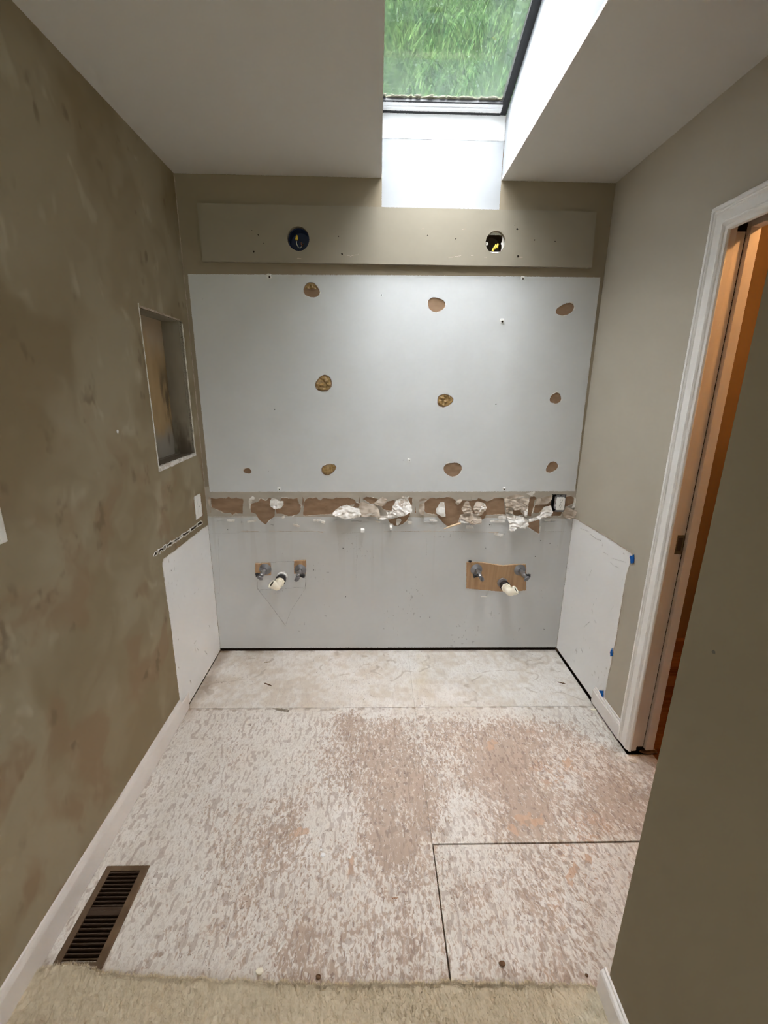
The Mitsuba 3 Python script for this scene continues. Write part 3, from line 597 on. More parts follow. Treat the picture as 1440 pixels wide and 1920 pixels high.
# ------------------------------------------------------------------ the wall in the right foreground, its far corner a little out of plumb
PX = 0.495
v = np.array([(x, y, z) for z, yc in ((0, -1.594), (H, -1.622)) for x, y in ((PX, yc), (2.35, yc), (2.35, -4.5), (PX, -4.5))])
struct('wall_foreground', trimesh.convex.convex_hull(v), 'near_wall_paint', 'near tan wall that closes the picture on the right')
FN = Frame((0, -4.5, 0), (1, 0, 0), (0, 0, 1), (0, 1, 0))
RW = sbox(-0.92, 0.25, 0.42, 2.25)
FPX_ = Frame((PX, 0, 0), (0, 1, 0), (0, 0, 1), (-1, 0, 0))
put('wall_foreground__scuff', slab(FPX_, rough(Point(-1.677, 1.069).buffer(0.0035), 0.002, 0.002, 5, 200), -0.001, 0.0004), 'bedroom_mark')
struct('wall_rear', slab(FN, sbox(-1.1, 0, PX+0.05, H).difference(RW), -0.12, 0.0), 'tan_paint', 'tan wall behind the viewer')
struct('fill_window_2', slab(FN, RW.difference(RW.buffer(-0.045, join_style=2)), -0.09, -0.03), 'trim_paint', 'added unseen window behind the viewer that lets in fill light')  # unseen window added to let fill light in from behind
put('fill_window_2__mullion', slab(FN, sbox(-0.27, 0.29, -0.23, 2.21), -0.08, -0.04), 'trim_paint')
q = FN(np.array([(-0.88, 0.29, -0.06), (0.38, 0.29, -0.06), (0.38, 2.21, -0.06), (-0.88, 2.21, -0.06)]))
put('fill_window_2__pane', (q, np.array([[0, 1, 2], [0, 2, 3]])), 'glass')

# ------------------------------------------------------------------ baseboards
base_prof = [(0, 0.004), (0.0125, 0.004), (0.0125, 0.079), (0.009, 0.088), (0.0055, 0.094), (0.0045, 0.098), (0.0, 0.1)]
struct('baseboard_left', prism(base_prof, (-1, -4.4, 0), (-1, -0.560, 0), (1, 0, 0), (0, 0, 1)), 'base_paint', 'painted baseboard along the left wall, splintered at its far end')
put('baseboard_left__split_end', trimesh.convex.convex_hull(np.array([(-0.9935, -0.561, 0.004), (-0.9875, -0.561, 0.004), (-0.9935, -0.561, 0.079), (-0.9875, -0.561, 0.079), (-0.9925, -0.500, 0.006), (-0.9875, -0.497, 0.006), (-0.9925, -0.484, 0.078), (-0.988, -0.480, 0.079)])), 'base_paint')
rb_prof = [(0, 0.013), (0.014, 0.013), (0.014, 0.078), (0.011, 0.081), (0.009, 0.088), (0.006, 0.090), (0.004, 0.097), (0, 0.099)]
struct('baseboard_right', prism(rb_prof, (1, -0.729, 0), (1, -0.475, 0), (-1, 0, 0), (0, 0, 1)), 'base_paint', 'short baseboard between the bare patch and the door casing')
fb_prof = [(0, 0.0), (0.014, 0.0), (0.014, 0.078), (0.011, 0.084), (0.0055, 0.088), (0.0045, 0.093), (0, 0.095)]
struct('baseboard_foreground', prism(fb_prof, (PX, -4.4, 0), (PX, -1.578, 0), (-1, 0, 0), (0, 0, 1)), 'base_paint', 'baseboard at the foot of the near right wall beside the carpet')

# ------------------------------------------------------------------ door casing, jamb and pocket door
CO, CI = -0.727, -0.8085                                                 # outer and inner edge of the casing
cas = [(0, 0), (0, 0.016), (0.006, 0.019), (0.016, 0.019), (0.019, 0.0155), (0.024, 0.0155), (0.028, 0.019), (0.034, 0.0155), (0.064, 0.0145), (0.068, 0.0165), (0.073, 0.0165), (0.080, 0.0135), (0.084, 0.0105), (0.0945, 0.0080), (0.0985, 0.003), (0.0985, 0)]
cas = [(w*0.0815/0.0985, h) for w, h in cas]
ZT = 2.073
def casing(p0, p1, cut0, cut1):
    """A moulding from outer edge towards the opening, its ends cut on the mitre by moving each profile point along the run."""
    n = len(cas); V = []
    for (p, a, run, c) in ((p0, None, None, cut0), (p1, None, None, cut1)):
        for (w, h) in cas: V.append(np.asarray(p, float) + c(w) + np.array([-h, 0, 0]))
    f = [[i, (i+1) % n, n+(i+1) % n] for i in range(n)] + [[i, n+(i+1) % n, n+i] for i in range(n)]
    tr = ends(cas)
    m = trimesh.Trimesh(np.array(V), np.vstack([f, tr[:, ::-1], tr+n]), process=False); m.fix_normals(); return m
YN = -1.535                                                              # near edge of the opening
struct('trim_1', casing((1, CO, 0.022), (1, CO, ZT), lambda w: np.array([0, -w, 0]), lambda w: np.array([0, -w, -w])), 'trim_paint', 'moulded white casing around the pocket doorway')
put('trim_1__head_casing', casing((1, CO, ZT), (1, YN, ZT), lambda w: np.array([0, -w, -w]), lambda w: np.array([0, 0, -w])), 'trim_paint')
# split jamb: room half and closet half with the pocket between them
struct('trim_2', bx((0.9985, JY, 0.022), (1.0250, JY+0.018, HD+0.018), 0.001), 'jamb_paint', 'split door jamb with the pocket between its halves')
put('trim_2__jamb_half', bx((1.0665, JY, 0.024), (1.100, JY+0.018, HD+0.018), 0.001), 'jamb_paint')
put('trim_2__head_jamb', bx((0.9985, YN, HD), (1.0250, JY+0.018, HD+0.018), 0.001), 'jamb_paint')
put('trim_2__head_jamb', bx((1.0665, YN, HD-0.004), (1.100, JY, HD+0.018), 0.001), 'jamb_paint')
put('trim_2__near_jamb', bx((0.9985, YN-0.018, 0.02), (1.100, YN, HD+0.018), 0.001), 'jamb_paint')
put('trim_2__pocket_lining', bx((1.0255, -0.58, 0.02), (1.066, -0.57, HD)), 'dark_void')
struct('door_1', bx((1.0290, JY+0.014, 0.030), (1.0630, JY+0.215, HD-0.012), 0.0012), 'jamb_paint', 'edge of the white door slid into its pocket')
put('door_1__latch', bx((1.0310, JY+0.0155-0.0035, 0.914), (1.0615, JY+0.0155-0.0015, 0.990), 0.0006), 'brass'); tag('door_1__latch', 'tarnished brass edge pull')
for p in (bx((1.0350, JY+0.0155-0.0045, 0.925), (1.0370, JY+0.0155-0.003, 0.98)), bx((1.0550, JY+0.0155-0.0045, 0.925), (1.0570, JY+0.0155-0.003, 0.98)), bx((1.0350, JY+0.0155-0.0045, 0.923), (1.0570, JY+0.0155-0.003, 0.926)), bx((1.0350, JY+0.0155-0.0045, 0.979), (1.0570, JY+0.0155-0.003, 0.982))):
    put('door_1__latch__rib', p, 'brass')
put('door_1__latch__pull', bx((1.0450, JY+0.0155-0.0048, 0.935), (1.0480, JY+0.0155-0.003, 0.972)), 'register_dark')
put('door_1__latch__recess', bx((1.0370, JY+0.0155-0.0040, 0.926), (1.0550, JY+0.0155-0.0034, 0.979)), 'register_dark')

# ------------------------------------------------------------------ the small room beyond the doorway, lit by a warm bulb
struct('floor_closet', bx((1.105, -1.62, -0.05), (2.35, 0.02, -0.002)), 'planks', 'reddish plank floor of the small room')
struct('wall_closet_back', bx((1.100, -0.02, 0), (2.35, 0.08, H)), 'warm_wall', 'far wall of the small room beyond the doorway')
struct('wall_closet_right', bx((2.25, -1.62, 0), (2.35, -0.02, H)), 'warm_wall', 'side wall of the small room')
struct('baseboard_closet', prism([(0, 0), (0.012, 0), (0.012, 0.075), (0, 0.09)], (1.101, -0.02, 0.0), (2.25, -0.02, 0.0), (0, -1, 0), (0, 0, 1)), 'planks', 'stained wooden baseboard of the small room')
lamp_at = (1.56, -1.18, 2.33)
put('ceiling_bulb__holder', along(lathe([(0, 0), (0.055, 0), (0.055, 0.014), (0.026, 0.022), (0.022, 0.05), (0, 0.05)]), (lamp_at[0], lamp_at[1], H), (0, 0, -1)), 'white_plastic', 30)
m = trimesh.creation.icosphere(subdivisions=2, radius=0.03); m.apply_translation((lamp_at[0], lamp_at[1], lamp_at[2]))
kk = num('ceiling_bulb__bulb')
scene[kk] = mikit.ply(m, 'white_plastic', True, emitter={'type': 'area', 'radiance': rgb(*LAMP)})
tag('ceiling_bulb', 'warm bare bulb on the ceiling of the small room', 'light bulb')

# ------------------------------------------------------------------ skylight
TH = math.atan(SL)
FS = Frame((0, 0, 2.668), (1, 0, 0), (0, -math.cos(TH), math.sin(TH)), (0, -math.sin(TH), -math.cos(TH)))
def xr(v): return 0.474-0.0132*v
struct('window_1', slab(FS, Polygon([(-0.085, 1.10), (-0.085, -0.06), (0.475, -0.06), (0.475, 1.10)]).difference(Polygon([(-0.078, 0.05), (0.44, 0.05), (0.438, 1.04), (-0.078, 1.04)])), -0.026, -0.012), 'frame_dark', 'fixed skylight with a dark gasket and an aluminium sill')
put('window_1__gasket', slab(FS, Polygon([(0.442, 0.0), (0.472, 0.0), (0.460, 1.05), (0.427, 1.05)]), -0.012, 0.003), 'gasket')
put('window_1__gasket', slab(FS, sbox(-0.10, 0.0, -0.0775, 1.05), -0.012, 0.003), 'gasket')
put('window_1__sill_bar', slab(FS, sbox(-0.071, 0.012, 0.445, 0.05), -0.01, 0.004), 'aluminium')
put('window_1__sill_lip', slab(FS, sbox(-0.071, 0.028, 0.445, 0.034), 0.0035, 0.007), 'aluminium')
put('window_1__seal', slab(FS, sbox(-0.071, -0.002, 0.445, 0.012), -0.01, 0.004), 'gasket')
put('window_1__seal', slab(FS, sbox(-0.071, 0.05, 0.445, 0.056), -0.01, 0.002), 'gasket')
q = FS(np.array([(-0.1, 0.0, -0.009), (0.46, 0.0, -0.009), (0.46, 1.06, -0.009), (-0.1, 1.06, -0.009)]))
put('window_1__pane', (q, np.array([[0, 1, 2], [0, 2, 3]])), 'dust_haze_glass')
def grime(u, v): return -0.017 + 0*u
g = rough(sbox(-0.085, 0.050, 0.44, 0.066), 0.014, 0.0022, 99, 170)
put('window_1__grime', sheet(FS, g, lambda u, v: -0.0155+0.003*meshkit.fbm(np.c_[u*60, v*60, 0*u], 3, 4), 0.006, 0.002), 'moss'); tag('window_1__grime', 'beige dirt along the lower edge', kind='stuff')

# ------------------------------------------------------------------ the bank outside, overgrown with tall grass
SLP = math.radians(56)
hu, hv = np.meshgrid(np.linspace(-9, 11, 90), np.linspace(0, 14, 70))
def bank(x, t):
    b = meshkit.fbm(np.stack([x*0.8, t*0.8, 0*x], -1), 4, 12)-0.5
    return np.stack([x, 1.6+t*math.cos(SLP)-0.7*b, 0.6+t*math.sin(SLP)+0.5*b], -1)
v = bank(hu, hv).reshape(-1, 3); nx = 90
f = np.array([[j*nx+i, j*nx+i+1, (j+1)*nx+i+1, (j+1)*nx+i] for j in range(69) for i in range(nx-1)])
struct('hillside', (v, f), 'soil', 'steep green bank seen through the skylight', True)
def blades(n, xr_, tr_, lmin, lmax, wmin, wmax, seed):
    r = np.random.default_rng(seed)
    x, t = r.uniform(*xr_, n), r.uniform(*tr_, n)
    c = meshkit.fbm(np.stack([x*1.6, t*1.6, 0*x], -1), 3, 31)
    keep = r.random(n) < np.clip((c-0.30)*3.2, 0.1, 1)
    x, t = x[keep], t[keep]; n = len(x)
    base = bank(x, t)
    L, W = r.uniform(lmin, lmax, n), r.uniform(wmin, wmax, n)
    az = r.uniform(0, 2*np.pi, n); lean = r.uniform(0.1, 0.55, n); droop = r.uniform(0.2, 1.1, n)
    dirh = np.stack([np.cos(az), np.sin(az)-0.55, 0*az], -1)
    side = np.stack([-np.sin(az+1.0), np.cos(az+1.0), 0*az], -1)
    V, ks = [], (0, 0.3, 0.6, 0.85, 1.0)
    for s in ks:
        p = base + (L*s)[:, None]*np.stack([0*L, 0*L, 1-0.45*droop*s*s], -1) + dirh*(L*s*(lean+droop*s*0.6))[:, None]
        w = (W*(1-s**1.7)*0.5+0.001)[:, None]*side
        V += [p-w, p+w]
    V = np.stack(V, 1).reshape(-1, 3); o = (np.arange(n)*2*len(ks))[:, None]
    F = []
    for i in range(len(ks)-1):
        F += [o+np.array([[2*i, 2*i+1, 2*i+3]]), o+np.array([[2*i, 2*i+3, 2*i+2]])]
    return V, np.vstack(F)
a = blades(60000, (-1.6, 5.0), (2.5, 11.5), 0.14, 0.46, 0.007, 0.021, 3)
put('bank_grass', a, 'blade'); tag('bank_grass', 'tall green grass and weeds growing on the bank outside the skylight', 'grass', kind='stuff')

# ------------------------------------------------------------------ carpet
ex = np.array([-1.1, -1.0, -0.951, -0.91, -0.863, -0.82, -0.70, -0.516, -0.236, 0.092, 0.3, 0.488, 0.6])
ey = np.array([-1.512, -1.511, -1.507, -1.498, -1.506, -1.519, -1.530, -1.541, -1.553, -1.556, -1.562, -1.568, -1.57])
NX, NYR = 300, 90
gx = np.linspace(-0.9995, PX-0.0005, NX)
rows = np.r_[0, 0.002, 0.005, np.linspace(0.009, 0.75, NYR-3)]
X = np.repeat(gx[None], NYR, 0); E0 = np.interp(gx, ex, ey) + 0.010*(meshkit.fbm(np.c_[gx*45, 0*gx, 0*gx], 3, 8)-0.5)
Y = E0[None] - rows[:, None]
Z = 0.0125 + 0.008*(meshkit.fbm(np.stack([X*170, Y*170, 0*X], -1), 2, 3)-0.5) + 0.006*(meshkit.fbm(np.stack([X*9, Y*9, 0*X], -1), 2, 5)-0.5)
Z[0] = 0.0015; Z[1] = 0.007
v = np.stack([X, Y, Z], -1).reshape(-1, 3)
f = np.array([[j*NX+i, (j+1)*NX+i, (j+1)*NX+i+1, j*NX+i+1] for j in range(NYR-1) for i in range(NX-1)])
carpet = trimesh.util.concatenate([trimesh.Trimesh(v, np.vstack([f[:, [0, 1, 2]], f[:, [0, 2, 3]]]), process=False), bx((-1.0, -4.5, 0), (PX, -2.22, 0.013))])
put('carpet', carpet, 'carpet_yarn'); tag('carpet', 'beige cut-pile carpet ending in a ragged edge at the bare subfloor', 'carpet')
r = np.random.default_rng(5); n = 26000
x = r.uniform(-0.985, PX-0.016, n); off = np.where(r.random(n) < 0.2, r.uniform(-0.002, 0.012, n), r.uniform(0.0, 0.34, n))
y = np.interp(x, gx, E0) - off
h = r.uniform(0.004, 0.008, n); az = r.uniform(0, 2*np.pi, n); ln = r.uniform(0.0, 0.9, n); wd = r.uniform(0.0009, 0.0018, n)
ln = np.where(off < 0.004, ln+0.5, ln); az = np.where(off < 0.004, r.uniform(0.25*np.pi, 0.75*np.pi, n), az)
zb = np.where(off < 0.004, 0.004, 0.0115)
tip = np.stack([x+np.cos(az)*h*ln, y+np.sin(az)*h*ln, zb+h*0.85], -1)
b = [np.stack([x+wd*np.cos(q), y+wd*np.sin(q), zb-0.002], -1) for q in (0.3, 2.4, 4.5)]
V = np.stack(b+[tip], 1).reshape(-1, 3); o = (np.arange(n)*4)[:, None]
edge = off < 0.003
for nm, sel in (('carpet__pile', ~edge), ('carpet__fringe', edge)):
    o = (np.arange(sel.sum())*4)[:, None]
    put(nm, (V.reshape(-1, 4, 3)[sel].reshape(-1, 3), np.vstack([o+np.array([[0, 1, 3]]), o+np.array([[1, 2, 3]]), o+np.array([[2, 0, 3]])])), 'carpet_yarn' if nm == 'carpet__pile' else 'fringe_yarn'); tag(nm, 'pale frayed edge' if nm == 'carpet__fringe' else None, kind='stuff')

# ================================================================== things on the walls
def ball(c, r, sub=1): return lump(c, (r, r, r), 1, sub, 0.0)
# the painted board that carried the vanity lights
TB = 0.022
board = Polygon([(-0.901, 2.299), (0.917, 2.297), (0.926, 2.066), (-0.899, 2.064)])
bh = unary_union([Point(BOX_L).buffer(0.0505, 24), Point(BOX_R).buffer(0.046, 24)])
m = slab(FB, board.difference(bh), 0.0005, TB)
put('light_board', m, 'board_paint'); tag('light_board', 'long tan painted board above the mirror patch with two round box holes', 'board')
o2, k2, o3, k3 = (300, 300), 3.4286, (720, 300), 3.1304
def fb(x, y): return uv('B', x, y, TB)
dots = [(o2[0]+x/k2, o2[1]+y/k2, r) for x, y, r in ((632,482,.0025),(602,589,.004),(1147,491,.003),(1170,604,.004),(668,535,.0015),(590,452,.0015))] + [(o3[0]+x/k3, o3[1]+y/k3, r) for x, y, r in ((256,443,.0025),(422,463,.0025),(768,383,.002),(782,406,.004),(884,470,.0025),(787,565,.0045),(1005,478,.002))]
for x, y, r_ in dots: put('light_board__nail_hole', slab(FB, Point(fb(x, y)).buffer(r_, 5), TB-0.001, TB+0.0004), 'dark_void')
for x0, y0, x1, y1, w in ((o2[0]+885/k2, o2[1]+632/k2, o2[0]+905/k2, o2[1]+634/k2, .006), (o3[0]+380/k3, o3[1]+573/k3, o3[0]+450/k3, o3[1]+562/k3, .003), (o3[0]+795/k3, o3[1]+572/k3, o3[0]+812/k3, o3[1]+571/k3, .007), (o3[0]+460/k3, o3[1]+408/k3, o3[0]+480/k3, o3[1]+404/k3, .004), (o3[0]+220/k3, o3[1]+405/k3, o3[0]+232/k3, o3[1]+404/k3, .003), (o3[0]+512/k3, o3[1]+560/k3, o3[0]+524/k3, o3[1]+562/k3, .003), (o3[0]+590/k3, o3[1]+574/k3, o3[0]+602/k3, o3[1]+571/k3, .003), (o2[0]+1175/k2, o2[1]+608/k2, o2[0]+1225/k2, o2[1]+618/k2, .0018), (o2[0]+1225/k2, o2[1]+618/k2, o2[0]+1280/k2, o2[1]+605/k2, .0018)):
    put('light_board__paint_chip', slab(FB, LineString([fb(x0, y0), fb(x1, y1)]).buffer(w*0.32), TB-0.001, TB+0.0004), 'torn_paper')
def junction(c, r, depth, bs, label, y0=0.0):
    t = num('junction_box'); x, z = c
    put(t+'__shell', along(lathe([(0, 0), (r-0.003, 0), (r-0.003, depth-0.002), (r-0.0032, depth), (r, depth), (r, -0.004), (0, -0.004)][::-1], 32), (x, y0+depth, z), (0, -1, 0)), bs, 30)
    tag(t, label, 'electrical box'); return t
t = junction(BOX_L, 0.0495, 0.062, 'blue_plastic', 'blue plastic box in the left hole of the light board', 0.001)
x, z = BOX_L
put(t+'__wire', tube([(x+0.004, 0.055, z-0.01), (x+0.002, 0.02, z-0.028), (x-0.004, 0.002, z-0.030), (x-0.011, -0.002, z-0.018), (x-0.012, 0.0, z-0.002)], 0.0018, 8), 'wire_white', 40)
put(t+'__wire', tube([(x+0.014, 0.055, z), (x+0.010, 0.02, z-0.020), (x+0.012, 0.006, z-0.028), (x+0.009, 0.0, z-0.008)], 0.0014, 8), 'copper', 40)
put(t+'__wire_nut', along(lathe([(0, 0), (0.0045, 0.001), (0.006, 0.010), (0.0072, 0.020), (0, 0.020)], 14), (x-0.0085, 0.002, z+0.020), (-0.15, -0.15, -1)), 'yellow_plastic', 30)
t = junction(BOX_R, 0.0445, 0.062, 'register_dark', 'metal ceiling box with yellow wire nuts in the right hole of the light board', 0.003)
x, z = BOX_R
put(t+'__rim', slab(FB, Point(x, z).buffer(0.0455, 24).difference(sbox(x-0.033, z-0.036, x+0.0335, z+0.034).buffer(0.0)).difference(sbox(x-0.05, z-0.035, x-0.02, z+0.034)), 0.004, 0.006), 'white_plastic')
for sx, sz in ((-0.037, -0.003), (0.036, -0.001)):
    put(t+'__screw_ear', along(lathe([(0.002, 0), (0.007, 0), (0.007, 0.003), (0.002, 0.003), (0.002, 0)], 14), (x+sx, -0.004, z+sz), (0, -1, 0)), 'white_plastic', 30)
for dx, dz, dy in ((0.001, -0.024, 0.0), (0.007, -0.014, -0.004), (0.017, -0.010, -0.004)):
    put(t+'__wire_nut', along(lathe([(0, 0), (0.004, 0.001), (0.0052, 0.009), (0.0062, 0.019), (0, 0.019)], 14), (x+dx, dy-0.004, z+dz+0.008), (-0.4, 0.1, -1)), 'yellow_plastic', 30)
    put(t+'__wire', tube([(x+dx-0.007, dy, z+dz-0.009), (x+dx-0.004, 0.02, z+dz-0.012), (x+dx+0.008, 0.05, z)], 0.0016, 7), 'wire_white', 40)

# duplex receptacle hanging in its black box
t = 'wall_outlet'
bxm = trimesh.util.concatenate([bx((0.868, -0.001, 0.862), (0.871, 0.06, 0.958)), bx((0.943, -0.001, 0.862), (0.946, 0.06, 0.958)), bx((0.868, -0.001, 0.862), (0.946, 0.06, 0.865)), bx((0.868, -0.001, 0.955), (0.946, 0.06, 0.958)), bx((0.868, 0.055, 0.862), (0.946, 0.06, 0.958))])
put(t+'__box', bxm, 'black_plastic')
put(t+'__strap', slab(FB, sbox(0.892, 0.861, 0.940, 0.9575).difference(Point(0.916, 0.954).buffer(0.003)), 0.004, 0.0055), 'dull_chrome')
put(t+'__receptacle', slab(FB, sbox(0.8935, 0.874, 0.9385, 0.944).buffer(-0.006).buffer(0.006), -0.02, 0.014), 'white_plastic')
for zc in (0.893, 0.925):
    put(t+'__outlet_face', slab(FB, Point(0.916, zc).buffer(0.0165, 12).intersection(sbox(0.9, zc-0.0135, 0.932, zc+0.0135)), 0.0135, 0.0155), 'white_plastic')
    for dx in (-0.006, 0.006): put(t+'__slot', slab(FB, sbox(0.916+dx-0.0009, zc+0.001, 0.916+dx+0.0009, zc+0.008), 0.015, 0.0158), 'black_plastic')
    put(t+'__slot', slab(FB, Point(0.916, zc-0.006).buffer(0.0022, 6), 0.015, 0.0158), 'black_plastic')
put(t+'__screw', along(lathe([(0, 0), (0.003, 0), (0.0025, 0.0015), (0, 0.0018)], 12), (0.916, -0.014, 0.909), (0, -1, 0)), 'dull_chrome', 30)
put(t+'__terminal', bx((0.888, -0.010, 0.893), (0.894, -0.002, 0.903), 0.0008), 'white_plastic')
tag(t, 'white duplex receptacle without a cover plate in a black box at the torn strip', 'outlet')

# cover plates on the left wall
def plate(key, y0, y1, z0, z1, label):
    put(key+'__cover', trimesh.convex.convex_hull(np.array([(-1+d, y, z) for d, e in ((0, 0), (0.0035, 0), (0.006, 0.004)) for y in (y0+e, y1-e) for z in (z0+e, z1-e)])), 'white_plastic')
    return key
t = plate('switch_plate', -0.153, -0.077, 0.853, 0.971, '')
for zc in (0.890, 0.934): put(t+'__outlet_face', slab(FL, sbox(-0.131, zc-0.015, -0.099, zc+0.015).buffer(-0.005).buffer(0.005), 0.005, 0.0075), 'white_plastic')
put(t+'__screw', along(lathe([(0, 0), (0.003, 0), (0.0025, 0.0012), (0, 0.0014)], 12), (-0.994, -0.115, 0.912), (1, 0, 0)), 'dull_chrome', 30)
tag(t, 'white outlet cover on the left wall just above the cracked strip', 'outlet cover')
t = plate(num('switch_plate'), -1.367, -1.297, 1.137, 1.254, '')
put(t+'__toggle', bx((-0.995, -1.337, 1.185), (-0.984, -1.327, 1.206), 0.001), 'white_plastic')
tag(t, 'white switch plate at the left edge of the photo on the brown wall', 'switch plate')

# leftovers of the vanity's back: thin wood-grained scraps round the pipes
def scrap(g, label, hole=()):
    kk = put('wood_scrap', slab(FB, g.difference(unary_union([Point(c).buffer(r_) for c, r_ in hole])) if hole else g, 0.0, 0.006), 'scrap_wood')
    tag(kk, label, 'wood scrap'); return kk
kk = scrap(rough(Polygon([(-0.760, 0.556), (-0.676, 0.558), (-0.676, 0.484), (-0.763, 0.484)]), 0.002, 0.01, 301, 60), 'small square scrap of brown wood behind the leftmost shut-off valve')
put(kk+'__lip', slab(FB, Polygon([(-0.760, 0.556), (-0.676, 0.558), (-0.676, 0.5555), (-0.760, 0.5535)]), 0.0055, 0.0068), 'splinter_wood')  # pale strip painting the scrap's lit top edge
kk = scrap(rough(Polygon([(-0.543, 0.573), (-0.476, 0.577), (-0.479, 0.493), (-0.546, 0.493)]), 0.002, 0.01, 302, 60), 'small upright scrap of brown wood behind the second valve from the left')
put(kk+'__lip', slab(FB, Polygon([(-0.543, 0.573), (-0.476, 0.577), (-0.476, 0.574), (-0.543, 0.570)]), 0.0055, 0.0068), 'splinter_wood')  # light on the top edge, painted as a pale strip
g = Polygon([(0.424, 0.565), (0.46, 0.567), (0.496, 0.566), (0.535, 0.561), (0.573, 0.554), (0.632, 0.545), (0.691, 0.552), (0.76, 0.554), (0.766, 0.54), (0.779, 0.391), (0.70, 0.385), (0.628, 0.385), (0.534, 0.394), (0.433, 0.404)])
kk = scrap(g, 'wide wood-grained scrap with a wavy top around the right drain', [((0.638, 0.440), 0.024)])
put(kk+'__lip', slab(FB, LineString([(0.425, 0.5655), (0.46, 0.567), (0.496, 0.566), (0.535, 0.561), (0.573, 0.554), (0.632, 0.545), (0.691, 0.552), (0.76, 0.554)]).buffer(0.0022), 0.0055, 0.0072), 'splinter_wood')  # pale line painting the skylit wavy top
put('knot_plug', lump((0.443, -0.008, 0.571), (0.009, 0.006, 0.006), 4, 2), 'black_plastic', 30); tag('knot_plug', 'dark rubber plug on the top left corner of the wide wood scrap', 'plug')

# shut-off valves
def valve(x, z, knob, outlet_side, label, tilt=0.0, open_=True):
    t = num('shutoff_valve')
    fz, lean = 0.006, np.array([knob[0], -1.0, knob[1]]); lean /= np.linalg.norm(lean)
    put(t+'__escutcheon', along(lathe([(0.0105, -0.004), (0.033, -0.004), (0.034, -0.002), (0.033, 0.001), (0.022, 0.006), (0.0125, 0.010), (0.0105, 0.010), (0.0105, -0.004)], 32), (x, -fz, z), (0, -1, 0)), 'dull_chrome', 35)
    p0 = np.array([x, -0.010, z])
    put(t+'__stub', tube([p0, p0+lean*0.030], 0.0095, 16), 'chrome', 40)
    put(t+'__nut', along(trimesh.creation.cylinder(0.0145, 0.017, sections=6), p0+lean*0.026, lean), 'chrome')
    put(t+'__body', trimesh.util.concatenate([tube([p0+lean*0.034, p0+lean*0.038, p0+lean*0.060, p0+lean*0.066], [0.0125, 0.0135, 0.012, 0.0085], 16), tube([p0+lean*0.048, p0+lean*0.048+np.array([0, 0, 0.022])], 0.0075, 14)]), 'chrome', 40)
    e = p0+lean*0.048; d = np.array([outlet_side*1.0, -0.25, -0.08]); d /= np.linalg.norm(d)
    put(t+'__outlet', tube([e, e+d*0.024], 0.0085, 14), 'black_plastic', 40)
    put(t+'__outlet_cap', along(trimesh.creation.cylinder(0.0115, 0.013, sections=6), e+d*0.029, d), 'black_plastic')
    h = p0+lean*0.084
    put(t+'__stem', tube([p0+lean*0.062, h], 0.0052, 10), 'chrome', 40)
    hm = lathe([(0, -0.006), (0.010, -0.006), (0.0175, -0.002), (0.0185, 0.004), (0.016, 0.007), (0, 0.0075)], 24)
    hm.vertices[:, 1] *= 0.62; hm.apply_transform(trimesh.transformations.rotation_matrix(tilt, [0, 0, 1]))
    put(t+'__handle', along(hm, h, lean*np.array([1.6, 1, 1])/np.linalg.norm(lean*np.array([1.6, 1, 1]))), 'dull_chrome', 30)
    tag(t, label, 'valve')
valve(-0.706, 0.521, (-0.10, -0.15), -1, 'chrome shut-off valve farthest left, on the small wood scrap', 0.9)
valve(-0.510, 0.517, (-0.06, -0.19), 1, 'chrome shut-off valve just right of the left drain', -0.9)
valve(0.483, 0.520, (0.14, -0.22), -1, 'chrome shut-off valve at the left end of the wide wood scrap', 0.8)
valve(0.731, 0.518, (0.13, -0.17), 1, 'chrome shut-off valve farthest right, on the wide wood scrap', -0.7)

# drain stubs: trap adapter, black sleeve, white elbow
def drain(x, z, lean, mouth, label):
    t = num('drain_pipe'); ln = np.array([lean[0], -1.0, lean[1]]); ln /= np.linalg.norm(ln)
    p = np.array([x, -0.002, z])
    put(t+'__flange', along(lathe([(0.019, -0.006), (0.030, -0.006), (0.030, 0.0), (0.027, 0.006), (0.019, 0.008), (0.019, -0.006)], 28), p+ln*0.004, ln), 'chrome' if mouth[0] > 0 else 'white_plastic', 35)
    put(t+'__pipe', tube([p-ln*0.01, p+ln*0.042], 0.0205, 24), 'dull_chrome', 40)
    put(t+'__collar', along(lathe([(0.0205, 0), (0.0265, 0.001), (0.0265, 0.008), (0.0205, 0.009), (0.0205, 0)], 24), p+ln*0.018, ln), 'dull_chrome', 30)
    put(t+'__sleeve', along(lathe([(0.019, 0), (0.0285, 0), (0.0285, 0.018), (0.025, 0.022), (0.019, 0.022), (0.019, 0)], 24), p+ln*0.040, ln), 'black_plastic', 30)
    nut = trimesh.creation.cylinder(0.027, 0.014, sections=8); put(t+'__slip_nut', along(nut, p+ln*0.071, ln), 'cream_plastic')
    a = p+ln*0.06; b = p+ln*0.118; md = np.asarray(mouth, float); md /= np.linalg.norm(md)
    bend = [a, b] + [b + ln*0.016*math.sin(q) + (md-ln*(md@ln))*0.020*(1-math.cos(q)) for q in (0.4, 0.8, 1.15)]
    e = bend[-1]
    path = np.array(bend + [e+md*0.012, e+md*0.020])
    put(t+'__elbow', tube(path, 0.0195, 24), 'cream_plastic', 50)
    rim = lathe([(0.0165, -0.016), (0.0225, -0.016), (0.0235, -0.013), (0.0235, 0.004), (0.0175, 0.004), (0.0165, 0.0), (0.0165, -0.016)], 28)
    put(t+'__hub', along(rim, path[-1]+md*0.004, md), 'cream_plastic', 30)
    put(t+'__bore', along(trimesh.creation.cylinder(0.0168, 0.0015, sections=24), path[-1]+md*0.0015, md), 'dark_void')
    tag(t, label, 'drain pipe')
